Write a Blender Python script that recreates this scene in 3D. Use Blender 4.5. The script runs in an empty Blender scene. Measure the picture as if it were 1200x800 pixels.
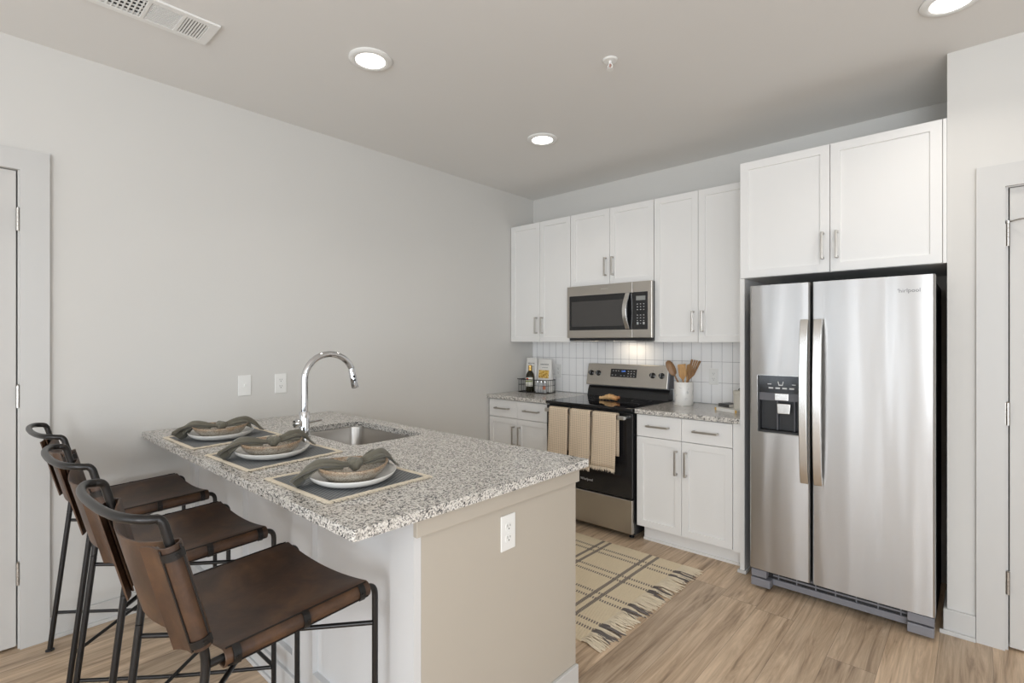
import bpy, bmesh, math, random
from mathutils import Vector, Matrix
random.seed(7)
sc = bpy.context.scene
C = sc.collection
PI = math.pi

# ------------------------------------------------------------------ camera
cd = bpy.data.cameras.new('camera')
cam = bpy.data.objects.new('camera', cd)
C.objects.link(cam)
cam.location = (3.1877, -3.8218, 1.3826)
cam.rotation_euler = (PI / 2, 0, math.radians(42.2265))
cd.sensor_width = 36.0
cd.lens = 18.0
cd.shift_y = -0.87 / 1200
cd.clip_start = 0.05
sc.camera = cam

# ------------------------------------------------------------------ exposure, world, big lights
sc.view_settings.view_transform = 'Standard'
sc.view_settings.look = 'None'
sc.view_settings.exposure = -0.21
sc.view_settings.gamma = 1.0
sc.view_settings.use_curve_mapping = False
sc.cycles.use_denoising = True
sc.cycles.max_bounces = 10
sc.cycles.diffuse_bounces = 6
sc.cycles.glossy_bounces = 5
sc.cycles.sample_clamp_indirect = 4.0
sc.cycles.caustics_reflective = False
sc.cycles.caustics_refractive = False

w = bpy.data.worlds.new('world')
sc.world = w
w.use_nodes = True
nt = w.node_tree
bg = nt.nodes['Background']
bg.inputs[0].default_value = (0.75, 0.87, 1.0, 1)
bg.inputs[1].default_value = 3.0

XE, YR, H = 5.6, -7.4, 2.743            # east wall, rear wall, ceiling height

def area(name, loc, rot, sx, sy, power, color):
    l = bpy.data.lights.new(name, 'AREA')
    l.shape = 'RECTANGLE'; l.size = sx; l.size_y = sy
    l.energy = power; l.color = color
    o = bpy.data.objects.new(name, l)
    o.location = loc; o.rotation_euler = rot
    C.objects.link(o)
    return o
# daylight entering through the windows of the living room behind the camera
WIN_REAR = [(0.30, 1.05), (1.65, 2.25), (3.65, 5.40)]  # first entry is an added, unseen window that brightens the back-left corner
WIN_Z = (0.15, 2.45)
WIN_EAST = (-6.0, -2.7)
for a, b in WIN_REAR:
    area('window_daylight', ((a + b) / 2, YR + 0.40, sum(WIN_Z) / 2), (-PI / 2 - 0.30, 0, PI), b - a, WIN_Z[1] - WIN_Z[0], (24 if b < 1.5 else 46 if b < 3 else 98) * (b - a), (0.88, 0.94, 1.0))
area('window_daylight', (XE - 0.40, sum(WIN_EAST) / 2, sum(WIN_Z) / 2), (PI / 2 + 0.25, 0, PI / 2), WIN_EAST[1] - WIN_EAST[0], WIN_Z[1] - WIN_Z[0], 74, (0.93, 0.96, 1.0))

# ------------------------------------------------------------------ material helpers
def mat(name, col=(0.8, 0.8, 0.8), rough=0.5, metal=0.0, spec=0.5, **kw):
    m = bpy.data.materials.new(name)
    m.use_nodes = True
    b = m.node_tree.nodes['Principled BSDF']
    b.inputs['Base Color'].default_value = (*col, 1)
    b.inputs['Roughness'].default_value = rough
    b.inputs['Metallic'].default_value = metal
    b.inputs['Specular IOR Level'].default_value = spec
    for k, v in kw.items():
        b.inputs[k.replace('_', ' ')].default_value = v
    return m
class NT:
    def __init__(s, m):
        s.t = m.node_tree; s.b = s.t.nodes['Principled BSDF']
        s.co = s.t.nodes.new('ShaderNodeTexCoord').outputs['Object']
    def n(s, kind, **kw):
        x = s.t.nodes.new('ShaderNode' + kind)
        for k, v in kw.items(): setattr(x, k, v)
        return x
    def l(s, a, b): s.t.links.new(a, b)
    def mapping(s, scale=(1, 1, 1), rot=(0, 0, 0), loc=(0, 0, 0), src=None):
        m = s.n('Mapping'); s.l(src or s.co, m.inputs[0])
        m.inputs['Scale'].default_value = scale; m.inputs['Rotation'].default_value = rot; m.inputs['Location'].default_value = loc
        return m.outputs[0]
    def noise(s, scale, detail=3, src=None, rough=0.5, dist=0.0):
        x = s.n('TexNoise'); x.inputs['Scale'].default_value = scale; x.inputs['Detail'].default_value = detail
        x.inputs['Roughness'].default_value = rough; x.inputs['Distortion'].default_value = dist
        s.l(src or s.co, x.inputs['Vector']); return x.outputs['Fac']
    def ramp(s, fac, stops, interp='LINEAR'):
        r = s.n('ValToRGB'); r.color_ramp.interpolation = interp
        e = r.color_ramp.elements
        while len(e) < len(stops): e.new(0.5)
        for q, (p, c) in zip(e, stops):
            q.position = p; q.color = (*c, 1) if len(c) == 3 else c
        s.l(fac, r.inputs[0]); return r.outputs[0]
    def mix(s, fac, a, b, blend='MIX'):
        x = s.n('Mix'); x.data_type = 'RGBA'; x.blend_type = blend
        for sock, v in ((x.inputs[0], fac), (x.inputs[6], a), (x.inputs[7], b)):
            if isinstance(v, (int, float)): sock.default_value = v
            elif isinstance(v, tuple): sock.default_value = (*v, 1)
            else: s.l(v, sock)
        return x.outputs[2]
    def math(s, op, a, b=None, c=None):
        x = s.n('Math'); x.operation = op
        for i, v in enumerate((a, b, c)):
            if v is None: continue
            if isinstance(v, (int, float)): x.inputs[i].default_value = v
            else: s.l(v, x.inputs[i])
        return x.outputs[0]
    def bump(s, h, strength=0.2, dist=0.002):
        x = s.n('Bump'); x.inputs['Strength'].default_value = strength; x.inputs['Distance'].default_value = dist
        s.l(h, x.inputs['Height']); s.l(x.outputs[0], s.b.inputs['Normal'])
    def color(s, c): s.l(c, s.b.inputs['Base Color'])

def paint(name, col, rough=0.6, bump=0.05, scale=300):
    m = mat(name, col, rough); t = NT(m)
    t.color(t.mix(t.noise(2.0, 2), tuple(c * 0.985 for c in col), tuple(min(1, c * 1.015) for c in col)))
    t.bump(t.noise(scale, 2), bump, 0.001)
    return m
M = {}
M['wall'] = paint('wall_paint', (0.64, 0.63, 0.605), 0.75, 0.12, 220)
M['ceiling'] = paint('ceiling_paint', (0.76, 0.75, 0.73), 0.9, 0.15, 180)
M['trim'] = paint('trim_paint', (0.575, 0.57, 0.555), 0.45)
M['panelling'] = paint('panelling_paint', (0.64, 0.64, 0.64), 0.45)
M['cab'] = paint('cabinet_white', (0.78, 0.775, 0.76), 0.38, 0.02)
M['door'] = paint('door_paint', (0.57, 0.56, 0.54), 0.5)
M['plastic'] = paint('white_plastic', (0.82, 0.82, 0.80), 0.35, 0.0)
M['slot'] = mat('slot_dark', (0.05, 0.05, 0.05), 0.6)
M['black'] = mat('black_gloss', (0.012, 0.012, 0.013), 0.12)
M['blackmat'] = mat('black_enamel', (0.012, 0.012, 0.013), 0.4)
M['glass_black'] = mat('black_ceramic_glass', (0.008, 0.008, 0.009), 0.04, spec=0.6)
M['darkgrey'] = mat('dark_grey_plastic', (0.10, 0.10, 0.11), 0.45)
M['greyplastic'] = mat('grey_plastic', (0.20, 0.20, 0.22), 0.45)
M['chrome'] = mat('chrome', (0.66, 0.66, 0.67), 0.06, 1.0)
M['nickel'] = mat('brushed_nickel', (0.50, 0.47, 0.43), 0.30, 1.0)
M['iron'] = mat('dark_iron', (0.026, 0.024, 0.023), 0.34, 0.6)
M['handle_steel'] = mat('satin_steel', (0.68, 0.665, 0.64), 0.25, 1.0)

def steel(name, col, rough, aniso, warp):
    m = mat(name, col, rough, 1.0); t = NT(m)
    t.b.inputs['Anisotropic'].default_value = aniso
    tg = t.n('Tangent'); tg.direction_type = 'RADIAL'; tg.axis = 'Z'
    t.l(tg.outputs[0], t.b.inputs['Tangent'])
    wave = t.noise(1.0, 1, t.mapping((7.0, 7.0, 0.55)), dist=0.3)
    t.b.inputs['Anisotropic Rotation'].default_value = 0.25
    b1 = t.n('Bump'); b1.inputs['Strength'].default_value = 1.0; b1.inputs['Distance'].default_value = warp
    t.l(wave, b1.inputs['Height'])
    t.l(b1.outputs[0], t.b.inputs['Normal'])
    return m
M['steel'] = steel('stainless_steel', (0.50, 0.49, 0.48), 0.34, 0.75, 0.009)
M['steel_flat'] = steel('stainless_steel_warm', (0.52, 0.49, 0.45), 0.33, 0.6, 0.002)
M['sink_steel'] = steel('sink_steel', (0.40, 0.375, 0.345), 0.30, 0.4, 0.0005)

def granite():
    m = mat('speckled_granite', rough=0.16); t = NT(m)
    v = t.n('TexVoronoi'); v.inputs['Scale'].default_value = 215; t.l(t.mapping(src=None), v.inputs['Vector'])
    nz = t.noise(60, 3)
    sep = t.n('SeparateColor'); t.l(v.outputs['Color'], sep.inputs[0])
    f = t.math('ADD', t.math('MULTIPLY', sep.outputs[0], 0.72), t.math('MULTIPLY', nz, 0.5))
    c1 = t.ramp(f, [(0.0, (0.03, 0.03, 0.035)), (0.30, (0.07, 0.07, 0.075)), (0.38, (0.27, 0.26, 0.25)), (0.50, (0.46, 0.435, 0.395)), (0.60, (0.64, 0.61, 0.56)), (0.9, (0.76, 0.735, 0.69))])
    v2 = t.n('TexVoronoi'); v2.inputs['Scale'].default_value = 330; t.l(t.co, v2.inputs['Vector'])
    s2 = t.n('SeparateColor'); t.l(v2.outputs['Color'], s2.inputs[0])
    c2 = t.ramp(s2.outputs[1], [(0.0, (0.06, 0.06, 0.065)), (0.13, (0.25, 0.24, 0.23)), (0.25, (1, 1, 1)), (1, (1, 1, 1))], 'CONSTANT')
    t.color(t.mix(0.45, c1, c2, 'MULTIPLY'))
    return m
M['granite'] = granite()

def floor_mat():
    m = mat('oak_plank', rough=0.42); t = NT(m)
    PWID, PLEN = 0.18, 1.22
    sp = t.n('SeparateXYZ'); t.l(t.co, sp.inputs[0])
    u = t.math('DIVIDE', sp.outputs[0], PWID)
    row = t.math('FLOOR', u)
    wn = t.n('TexWhiteNoise'); wn.noise_dimensions = '1D'; t.l(row, wn.inputs['W'])
    v = t.math('ADD', t.math('DIVIDE', sp.outputs[1], PLEN), t.math('MULTIPLY', wn.outputs['Value'], 7.3))
    col = t.math('FLOOR', v)
    cb = t.n('CombineXYZ'); t.l(row, cb.inputs[0]); t.l(col, cb.inputs[1])
    w2 = t.n('TexWhiteNoise'); w2.noise_dimensions = '3D'; t.l(cb.outputs[0], w2.inputs['Vector'])
    # seams
    fu = t.math('ABSOLUTE', t.math('SUBTRACT', t.math('FRACT', u), 0.5)); fv = t.math('ABSOLUTE', t.math('SUBTRACT', t.math('FRACT', v), 0.5))
    seam = t.math('MAXIMUM', t.math('GREATER_THAN', fu, 0.5 - 0.0045), t.math('GREATER_THAN', fv, 0.5 - 0.0009))
    # grain
    off = t.n('VectorMath'); off.operation = 'MULTIPLY_ADD'
    t.l(w2.outputs['Color'], off.inputs[0]); off.inputs[1].default_value = (9, 9, 9); t.l(t.co, off.inputs[2])
    g1 = t.noise(1.0, 5, t.mapping((26, 1.7, 1), src=off.outputs[0]), 0.62, 1.1)
    g2 = t.noise(1.0, 3, t.mapping((160, 5, 1), src=off.outputs[0]), 0.6)
    g3 = t.noise(1.0, 2, t.mapping((5, 1.2, 1), src=off.outputs[0]), 0.5, 0.5)
    base = t.ramp(g1, [(0.28, (0.27, 0.19, 0.125)), (0.42, (0.52, 0.385, 0.262)), (0.62, (0.73, 0.57, 0.41)), (0.8, (0.80, 0.64, 0.48))])
    c = t.mix(0.42, base, t.ramp(g2, [(0.3, (0.62, 0.6, 0.58)), (0.65, (1, 1, 1))]), 'MULTIPLY')
    c = t.mix(0.45, c, t.ramp(g3, [(0.3, (0.72, 0.70, 0.68)), (0.7, (1.12, 1.10, 1.08))]), 'MULTIPLY')
    tone = t.ramp(w2.outputs['Value'], [(0, (0.84, 0.84, 0.85)), (1, (1.08, 1.06, 1.04))])
    c = t.mix(1.0, c, tone, 'MULTIPLY')
    c = t.mix(t.math('MULTIPLY', seam, 0.65), c, (0.10, 0.07, 0.05))
    t.color(c)
    t.bump(t.math('SUBTRACT', t.math('MULTIPLY', g2, 0.4), seam), 0.25, 0.001)
    return m
M['floor'] = floor_mat()

def tile_mat():
    m = mat('white_tile', rough=0.14); t = NT(m)
    TW, TH = 0.0762, 0.155
    sp = t.n('SeparateXYZ'); t.l(t.co, sp.inputs[0])
    fu = t.math('ABSOLUTE', t.math('SUBTRACT', t.math('FRACT', t.math('DIVIDE', t.math('ADD', sp.outputs[0], 0.023), TW)), 0.5))
    fv = t.math('ABSOLUTE', t.math('SUBTRACT', t.math('FRACT', t.math('DIVIDE', t.math('SUBTRACT', sp.outputs[2], 0.917), TH)), 0.5))
    g = t.math('MAXIMUM', t.math('GREATER_THAN', fu, 0.5 - 0.020), t.math('GREATER_THAN', fv, 0.5 - 0.0095))
    t.color(t.mix(g, (0.93, 0.93, 0.93), (0.38, 0.38, 0.40)))
    gs = t.n('MapRange'); t.l(t.math('MAXIMUM', t.math('SUBTRACT', fu, 0.0), t.math('ADD', fv, 0.0)), gs.inputs[0])
    t.l(t.math('ADD', 0.12, t.math('MULTIPLY', g, 0.6)), t.b.inputs['Roughness'])
    t.bump(t.math('SUBTRACT', t.math('MULTIPLY', t.noise(9, 1), 0.5), g), 0.35, 0.0012)
    return m
M['tile'] = tile_mat()

def leather(name, seed):
    m = mat(name, rough=0.42); t = NT(m)
    a = t.noise(7.0, 5, t.mapping(loc=(seed, 0, 0)), 0.6, 0.6); b = t.noise(55, 3); c = t.noise(420, 2)
    col = t.ramp(a, [(0.28, (0.024, 0.013, 0.008)), (0.50, (0.058, 0.029, 0.016)), (0.74, (0.125, 0.063, 0.030))])
    t.color(t.mix(0.35, col, t.ramp(b, [(0.3, (0.6, 0.58, 0.55)), (0.7, (1.1, 1.05, 1.0))]), 'MULTIPLY'))
    t.bump(t.math('ADD', c, t.math('MULTIPLY', b, 1.5)), 0.22, 0.0008)
    return m
M['leather'] = leather('brown_leather', 3.0)
M['leather_edge'] = mat('leather_stitching', (0.20, 0.11, 0.06), 0.6)

def wood(name, c0, c1, rough=0.45):
    m = mat(name, rough=rough); t = NT(m)
    t.color(t.ramp(t.noise(1.0, 4, t.mapping((60, 60, 6)), 0.6, 0.8), [(0.3, c0), (0.7, c1)]))
    return m
M['wood'] = wood('warm_wood', (0.42, 0.22, 0.075), (0.60, 0.36, 0.15))
M['wood_dark'] = wood('walnut_wood', (0.17, 0.085, 0.035), (0.34, 0.19, 0.085))

def weave(name, c0, c1, sc_=420, rough=0.9):
    m = mat(name, rough=rough, spec=0.2); t = NT(m)
    sp = t.n('SeparateXYZ'); t.l(t.co, sp.inputs[0])
    sx = t.math('SINE', t.math('MULTIPLY', t.math('ADD', sp.outputs[0], sp.outputs[2]), sc_ * 2))
    sy = t.math('SINE', t.math('MULTIPLY', t.math('ADD', sp.outputs[1], t.math('MULTIPLY', sp.outputs[2], 0.7)), sc_ * 1.3))
    f = t.math('MULTIPLY_ADD', t.math('MULTIPLY', sx, sy), 0.5, 0.5)
    t.color(t.mix(f, c0, c1)); t.bump(f, 0.5, 0.001)
    return m
M['mat_cloth'] = weave('charcoal_weave', (0.075, 0.080, 0.084), (0.28, 0.29, 0.295), 210)
M['mat_fringe'] = mat('cream_cotton', (0.66, 0.59, 0.48), 0.95, spec=0.1)
def napkin_mat():
    m = mat('olive_linen', rough=0.85, spec=0.2); t = NT(m)
    t.color(t.mix(t.noise(30, 3), (0.108, 0.100, 0.076), (0.165, 0.153, 0.118))); t.bump(t.noise(500, 2), 0.3, 0.001)
    t.b.inputs['Sheen Weight'].default_value = 0.3
    return m
M['napkin'] = napkin_mat()
M['plate'] = mat('white_porcelain', (0.74, 0.73, 0.70), 0.22)
def bowl_mat():
    m = mat('speckled_stoneware', rough=0.35); t = NT(m)
    v = t.noise(240, 3, rough=0.7)
    c = t.ramp(v, [(0.36, (0.11, 0.08, 0.055)), (0.46, (0.33, 0.29, 0.235)), (0.60, (0.52, 0.49, 0.43))])
    sp = t.n('SeparateXYZ'); t.l(t.co, sp.inputs[0])
    rim = t.math('ADD', t.math('MULTIPLY', t.math('SUBTRACT', sp.outputs[2], 0.030), 60), t.math('MULTIPLY', t.math('SUBTRACT', t.noise(22, 3), 0.5), 2.2))
    r2 = t.n('Clamp'); t.l(rim, r2.inputs[0])
    c2 = t.ramp(t.noise(200, 3, rough=0.7), [(0.36, (0.13, 0.065, 0.03)), (0.52, (0.34, 0.215, 0.12)), (0.66, (0.55, 0.45, 0.33))])
    t.color(t.mix(t.math('MULTIPLY', r2.outputs[0], 0.85), c, c2)); t.bump(v, 0.2, 0.001)
    return m
M['bowl'] = bowl_mat()
def towel_mat():
    m = mat('waffle_towel', rough=0.95, spec=0.1); t = NT(m)
    sp = t.n('SeparateXYZ'); t.l(t.co, sp.inputs[0])
    sx = t.math('SINE', t.math('MULTIPLY', sp.outputs[0], 480)); sz = t.math('SINE', t.math('MULTIPLY', sp.outputs[2], 520))
    f = t.math('MULTIPLY_ADD', t.math('MAXIMUM', sx, sz), 0.5, 0.5)
    t.color(t.mix(f, (0.34, 0.265, 0.19), (0.74, 0.615, 0.47))); t.bump(f, 0.6, 0.002)
    return m
M['towel'] = towel_mat()
M['towel_fringe'] = mat('beige_thread', (0.74, 0.64, 0.51), 0.95, spec=0.1)

def rug_mat():
    m = mat('striped_wool', rough=0.95, spec=0.1); t = NT(m)
    sp = t.n('SeparateXYZ'); t.l(t.co, sp.inputs[0])
    x, y = sp.outputs[0], sp.outputs[1]
    def band(coord, first, pitch, hw):     # one band every pitch
        d = t.math('ABSOLUTE', t.math('SUBTRACT', t.math('FRACT', t.math('ADD', t.math('DIVIDE', t.math('SUBTRACT', coord, first), pitch), 0.5)), 0.5))
        return t.math('LESS_THAN', d, hw / pitch)
    # object coordinates are world coordinates shifted to the rug's corner: x along its length, y across
    vx = t.math('MAXIMUM', band(x, 1.640, 0.345, 0.011), band(x, 1.690, 0.345, 0.011))
    hy = t.math('MAXIMUM', band(y, -0.912, 0.262, 0.0115), band(y, -0.973, 0.262, 0.0115))
    tw = t.math('MULTIPLY_ADD', t.math('SINE', t.math('MULTIPLY', t.math('ADD', x, t.math('MULTIPLY', y, 0.25)), 420)), 0.5, 0.5)
    tw2 = t.math('MULTIPLY_ADD', t.math('SINE', t.math('MULTIPLY', t.math('ADD', y, t.math('MULTIPLY', x, 0.8)), 520)), 0.5, 0.5)
    nz = t.noise(350, 2)
    base = t.mix(nz, (0.63, 0.52, 0.365), (0.81, 0.70, 0.51))
    fleck = t.math('GREATER_THAN', t.noise(160, 2), 0.69)
    base = t.mix(t.math('MULTIPLY', fleck, 0.4), base, (0.30, 0.23, 0.17))
    fx = t.math('MULTIPLY', vx, t.math('MULTIPLY_ADD', tw2, 0.35, 0.62))
    fy = t.math('MULTIPLY', hy, t.math('MULTIPLY', t.math('GREATER_THAN', tw, 0.38), 0.85))
    t.color(t.mix(t.math('MAXIMUM', fx, fy), base, (0.15, 0.13, 0.125)))
    t.bump(t.math('ADD', nz, tw), 0.6, 0.002)
    return m
M['rug'] = rug_mat()
M['yarn'] = mat('cream_yarn', (0.70, 0.61, 0.465), 0.95, spec=0.1)
M['yarn_dark'] = mat('grey_yarn', (0.16, 0.14, 0.13), 0.95, spec=0.1)
def marble():
    m = mat('white_marble', rough=0.3); t = NT(m)
    t.color(t.ramp(t.noise(14, 5, rough=0.6, dist=1.4), [(0.30, (0.28, 0.29, 0.30)), (0.37, (0.60, 0.60, 0.59)), (0.44, (0.80, 0.785, 0.75)), (1, (0.82, 0.80, 0.77))]))
    return m
M['marble'] = marble()
M['paper'] = mat('matt_white_paper', (0.78, 0.77, 0.74), 0.6)
M['ink'] = mat('grey_ink', (0.12, 0.12, 0.12), 0.6)
def pasta():
    m = mat('pasta_yellow', rough=0.4); t = NT(m)
    v = t.n('TexVoronoi'); v.inputs['Scale'].default_value = 110; t.l(t.co, v.inputs['Vector'])
    s = t.n('SeparateColor'); t.l(v.outputs['Color'], s.inputs[0])
    t.color(t.ramp(s.outputs[0], [(0, (0.35, 0.16, 0.02)), (0.4, (0.68, 0.40, 0.06)), (1, (0.85, 0.66, 0.25))]))
    return m
M['pasta'] = pasta()
M['bottle'] = mat('dark_green_glass', (0.018, 0.016, 0.006), 0.08)
M['clear'] = mat('clear_glass', (0.95, 0.96, 0.96), 0.03, Transmission_Weight=0.9)
M['jarglass'] = mat('cloudy_jar', (0.55, 0.56, 0.57), 0.1)
M['gold'] = mat('gold_foil', (0.62, 0.40, 0.12), 0.35, 0.7)
M['label'] = mat('cream_label', (0.80, 0.78, 0.70), 0.6)
M['green'] = mat('green_band', (0.25, 0.30, 0.05), 0.6)
M['red'] = mat('red_mark', (0.50, 0.06, 0.03), 0.6)
M['saffron'] = mat('orange_spice', (0.65, 0.20, 0.10), 0.7)
M['spice'] = mat('pale_spice', (0.62, 0.60, 0.57), 0.8)
M['canister'] = weave('cream_crackle', (0.55, 0.52, 0.45), (0.72, 0.69, 0.62), 200, 0.5)
M['yellow'] = mat('ochre_cloth', (0.62, 0.40, 0.12), 0.8)
M['book_dark'] = mat('dark_cover', (0.05, 0.05, 0.05), 0.5)
M['pages'] = mat('page_edges', (0.70, 0.66, 0.60), 0.8)
def drift():
    m = mat('rust_tan_wood', rough=0.4); t = NT(m)
    sp = t.n('SeparateXYZ'); t.l(t.co, sp.inputs[0])
    f = t.math('ADD', t.math('MULTIPLY', sp.outputs[0], 6.0), t.math('MULTIPLY', t.noise(60, 3), 0.8))
    t.color(t.ramp(f, [(0.30, (0.66, 0.42, 0.20)), (0.75, (0.55, 0.28, 0.10)), (0.98, (0.22, 0.06, 0.02))]))
    return m
M['drift'] = drift()
def emis(name, col, s):
    m = mat(name, (0.0, 0.0, 0.0), 0.5); b = m.node_tree.nodes['Principled BSDF']
    b.inputs['Emission Color'].default_value = (*col, 1); b.inputs['Emission Strength'].default_value = s
    return m
M['lens'] = emis('lamp_lens', (1.0, 0.96, 0.9), 7.0)
M['digits'] = emis('blue_digits', (0.12, 0.30, 1.0), 1.6)
M['symbols'] = mat('pale_symbols', (0.55, 0.55, 0.55), 0.5)
M['lcd'] = mat('grey_lcd', (0.24, 0.25, 0.24), 0.4)
M['mw_window'] = mat('microwave_screen', (0.055, 0.052, 0.05), 0.22)
M['pane'] = mat('window_glass', (1, 1, 1), 0.0, Transmission_Weight=1.0, IOR=1.01)

# ------------------------------------------------------------------ mesh helpers
WL = {}
def obj(name, bm, m, parent=None, smooth=False, bevel=0.0, seg=2, world=True, kind=None):
    """links bm as one mesh; bm is in world coordinates unless world=False (then in the parent's)"""
    if parent is not None and world:
        bmesh.ops.translate(bm, verts=bm.verts, vec=-WL[parent])
    bmesh.ops.recalc_face_normals(bm, faces=bm.faces)
    me = bpy.data.meshes.new(name)
    bm.to_mesh(me); bm.free()
    ms = m if isinstance(m, (list, tuple)) else [m]
    for q in ms: me.materials.append(M[q] if isinstance(q, str) else q)
    if smooth:
        for p in me.polygons: p.use_smooth = True
        if smooth != 'all': me.set_sharp_from_angle(angle=math.radians(38))
    o = bpy.data.objects.new(name, me); C.objects.link(o)
    if parent is not None:
        o.parent = parent; WL[o] = WL[parent]
    else: WL[o] = Vector((0, 0, 0))
    if bevel:
        b = o.modifiers.new('bevel', 'BEVEL'); b.width = bevel; b.segments = seg; b.limit_method = 'ANGLE'; b.angle_limit = math.radians(50)
    if kind: o['kind'] = kind
    return o
def thing(name, label, cat, loc=(0, 0, 0), rotz=0, group=None):
    o = bpy.data.objects.new(name, None); C.objects.link(o)
    o.empty_display_size = 0.05
    o.location = loc; o.rotation_euler = (0, 0, rotz); o['label'] = label; o['category'] = cat
    if group: o['group'] = group
    WL[o] = Vector(loc)
    return o
def tag(o, label, cat, group=None):
    o['label'] = label; o['category'] = cat
    if group: o['group'] = group
    return o
def struct(name, bm, m, parent=None, **kw):
    o = obj(name, bm, m, parent, **kw)
    if parent is None: o['kind'] = 'structure'
    return o
def dup(root, loc, rotz, label, group=None):
    r = root.copy(); C.objects.link(r); r.location = loc; r.rotation_euler = (0, 0, rotz)
    r['label'] = label
    if group: r['group'] = group
    for ch in [o for o in root.children]:
        c = ch.copy(); C.objects.link(c); c.parent = r
        for g in ch.children:
            d = g.copy(); C.objects.link(d); d.parent = c
    return r
def NB(): return bmesh.new()
def box(bm, x0, x1, y0, y1, z0, z1, mi=0):
    vs = [bm.verts.new(p) for p in ((x0, y0, z0), (x1, y0, z0), (x1, y1, z0), (x0, y1, z0), (x0, y0, z1), (x1, y0, z1), (x1, y1, z1), (x0, y1, z1))]
    fs = []
    for f in ((0, 1, 5, 4), (1, 2, 6, 5), (2, 3, 7, 6), (3, 0, 4, 7), (4, 5, 6, 7), (3, 2, 1, 0)):
        q = bm.faces.new([vs[i] for i in f]); q.material_index = mi; fs.append(q)
    return fs                      # [0]=-y, [1]=+x, [2]=+y, [3]=-x, [4]=top, [5]=bottom
def tube(bm, pts, r, n=12, caps=True, mi=0, closed=False):
    pts = [Vector(p) for p in pts]; N = len(pts)
    rs = r if isinstance(r, (list, tuple)) else [r] * N
    T = []
    for i in range(N):
        if closed: d = pts[(i + 1) % N] - pts[i - 1]
        else: d = pts[min(i + 1, N - 1)] - pts[max(i - 1, 0)]
        T.append(d.normalized())
    a = Vector((0, 0, 1)) if abs(T[0].z) < 0.9 else Vector((1, 0, 0))
    nrm = (a - T[0] * a.dot(T[0])).normalized()
    rings = []
    for i in range(N):
        nrm = (nrm - T[i] * nrm.dot(T[i])).normalized()
        b = T[i].cross(nrm)
        rings.append([bm.verts.new(pts[i] + (nrm * math.cos(2 * PI * k / n) + b * math.sin(2 * PI * k / n)) * rs[i]) for k in range(n)])
    for i in range(N if closed else N - 1):
        A, B = rings[i], rings[(i + 1) % N]
        for k in range(n):
            q = bm.faces.new((A[k], A[(k + 1) % n], B[(k + 1) % n], B[k])); q.material_index = mi
    if caps and not closed:
        for R in (rings[0][::-1], rings[-1]):
            q = bm.faces.new(R); q.material_index = mi
def fillet(pts, rad, n=6):
    pts = [Vector(p) for p in pts]; out = [pts[0]]
    for i in range(1, len(pts) - 1):
        p, a, b = pts[i], pts[i - 1], pts[i + 1]
        r = min(rad, (a - p).length * 0.49, (b - p).length * 0.49)
        s, e = p + (a - p).normalized() * r, p + (b - p).normalized() * r
        for k in range(n + 1):
            t = k / n
            out.append(s * (1 - t) ** 2 + p * 2 * t * (1 - t) + e * t * t)
    out.append(pts[-1]); return out
def spline(pts, sub=6):
    pts = [Vector(p) for p in pts]; out = []
    for i in range(len(pts) - 1):
        p0, p1, p2, p3 = pts[max(i - 1, 0)], pts[i], pts[i + 1], pts[min(i + 2, len(pts) - 1)]
        for k in range(sub):
            t = k / sub
            out.append(0.5 * ((2 * p1) + (p2 - p0) * t + (2 * p0 - 5 * p1 + 4 * p2 - p3) * t * t + (3 * p1 - p0 - 3 * p2 + p3) * t ** 3))
    out.append(pts[-1]); return out
def lathe(bm, prof, c=(0, 0, 0), n=40, mi=0, axis='z'):
    c = Vector(c); rings = []
    for r, h in prof:
        ring = []
        if r < 1e-6: ring = [bm.verts.new(c + (Vector((0, 0, h)) if axis == 'z' else Vector((0, h, 0)) if axis == 'y' else Vector((h, 0, 0))))]
        else:
            for k in range(n):
                a = 2 * PI * k / n; ca, sa = r * math.cos(a), r * math.sin(a)
                v = Vector((ca, sa, h)) if axis == 'z' else Vector((ca, h, sa)) if axis == 'y' else Vector((h, ca, sa))
                ring.append(bm.verts.new(c + v))
        rings.append(ring)
    for A, B in zip(rings, rings[1:]):
        for k in range(n):
            k2 = (k + 1) % n
            if len(A) == 1 and len(B) == 1: continue
            if len(A) == 1: vs = (A[0], B[k2], B[k])
            elif len(B) == 1: vs = (A[k], A[k2], B[0])
            else: vs = (A[k], A[k2], B[k2], B[k])
            q = bm.faces.new(vs); q.material_index = mi
def rrect(x0, x1, y0, y1, r, n=6):
    out = []
    for cx, cy, a0 in ((x1 - r, y0 + r, -PI / 2), (x1 - r, y1 - r, 0), (x0 + r, y1 - r, PI / 2), (x0 + r, y0 + r, PI)):
        for k in range(n + 1):
            a = a0 + PI / 2 * k / n
            out.append((cx + r * math.cos(a), cy + r * math.sin(a)))
    return out
def slab(bm, outer, holes, z0, z1):
    """flat slab between z0 and z1 with holes"""
    top = []
    for loop in [outer] + holes:
        vs = [bm.verts.new((x, y, z1)) for x, y in loop]
        top.append((vs, [bm.edges.new((vs[i], vs[(i + 1) % len(vs)])) for i in range(len(vs))]))
    bmesh.ops.triangle_fill(bm, use_beauty=True, use_dissolve=False, edges=[e for _, es in top for e in es])
    mp = {}
    for vs, _ in top:
        for v in vs: mp[v] = bm.verts.new((v.co.x, v.co.y, z0))
    for f in list(bm.faces): bm.faces.new([mp[v] for v in reversed(f.verts)])
    for vs, _ in top:
        for i in range(len(vs)):
            a, b = vs[i], vs[(i + 1) % len(vs)]
            bm.faces.new((a, b, mp[b], mp[a]))
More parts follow.
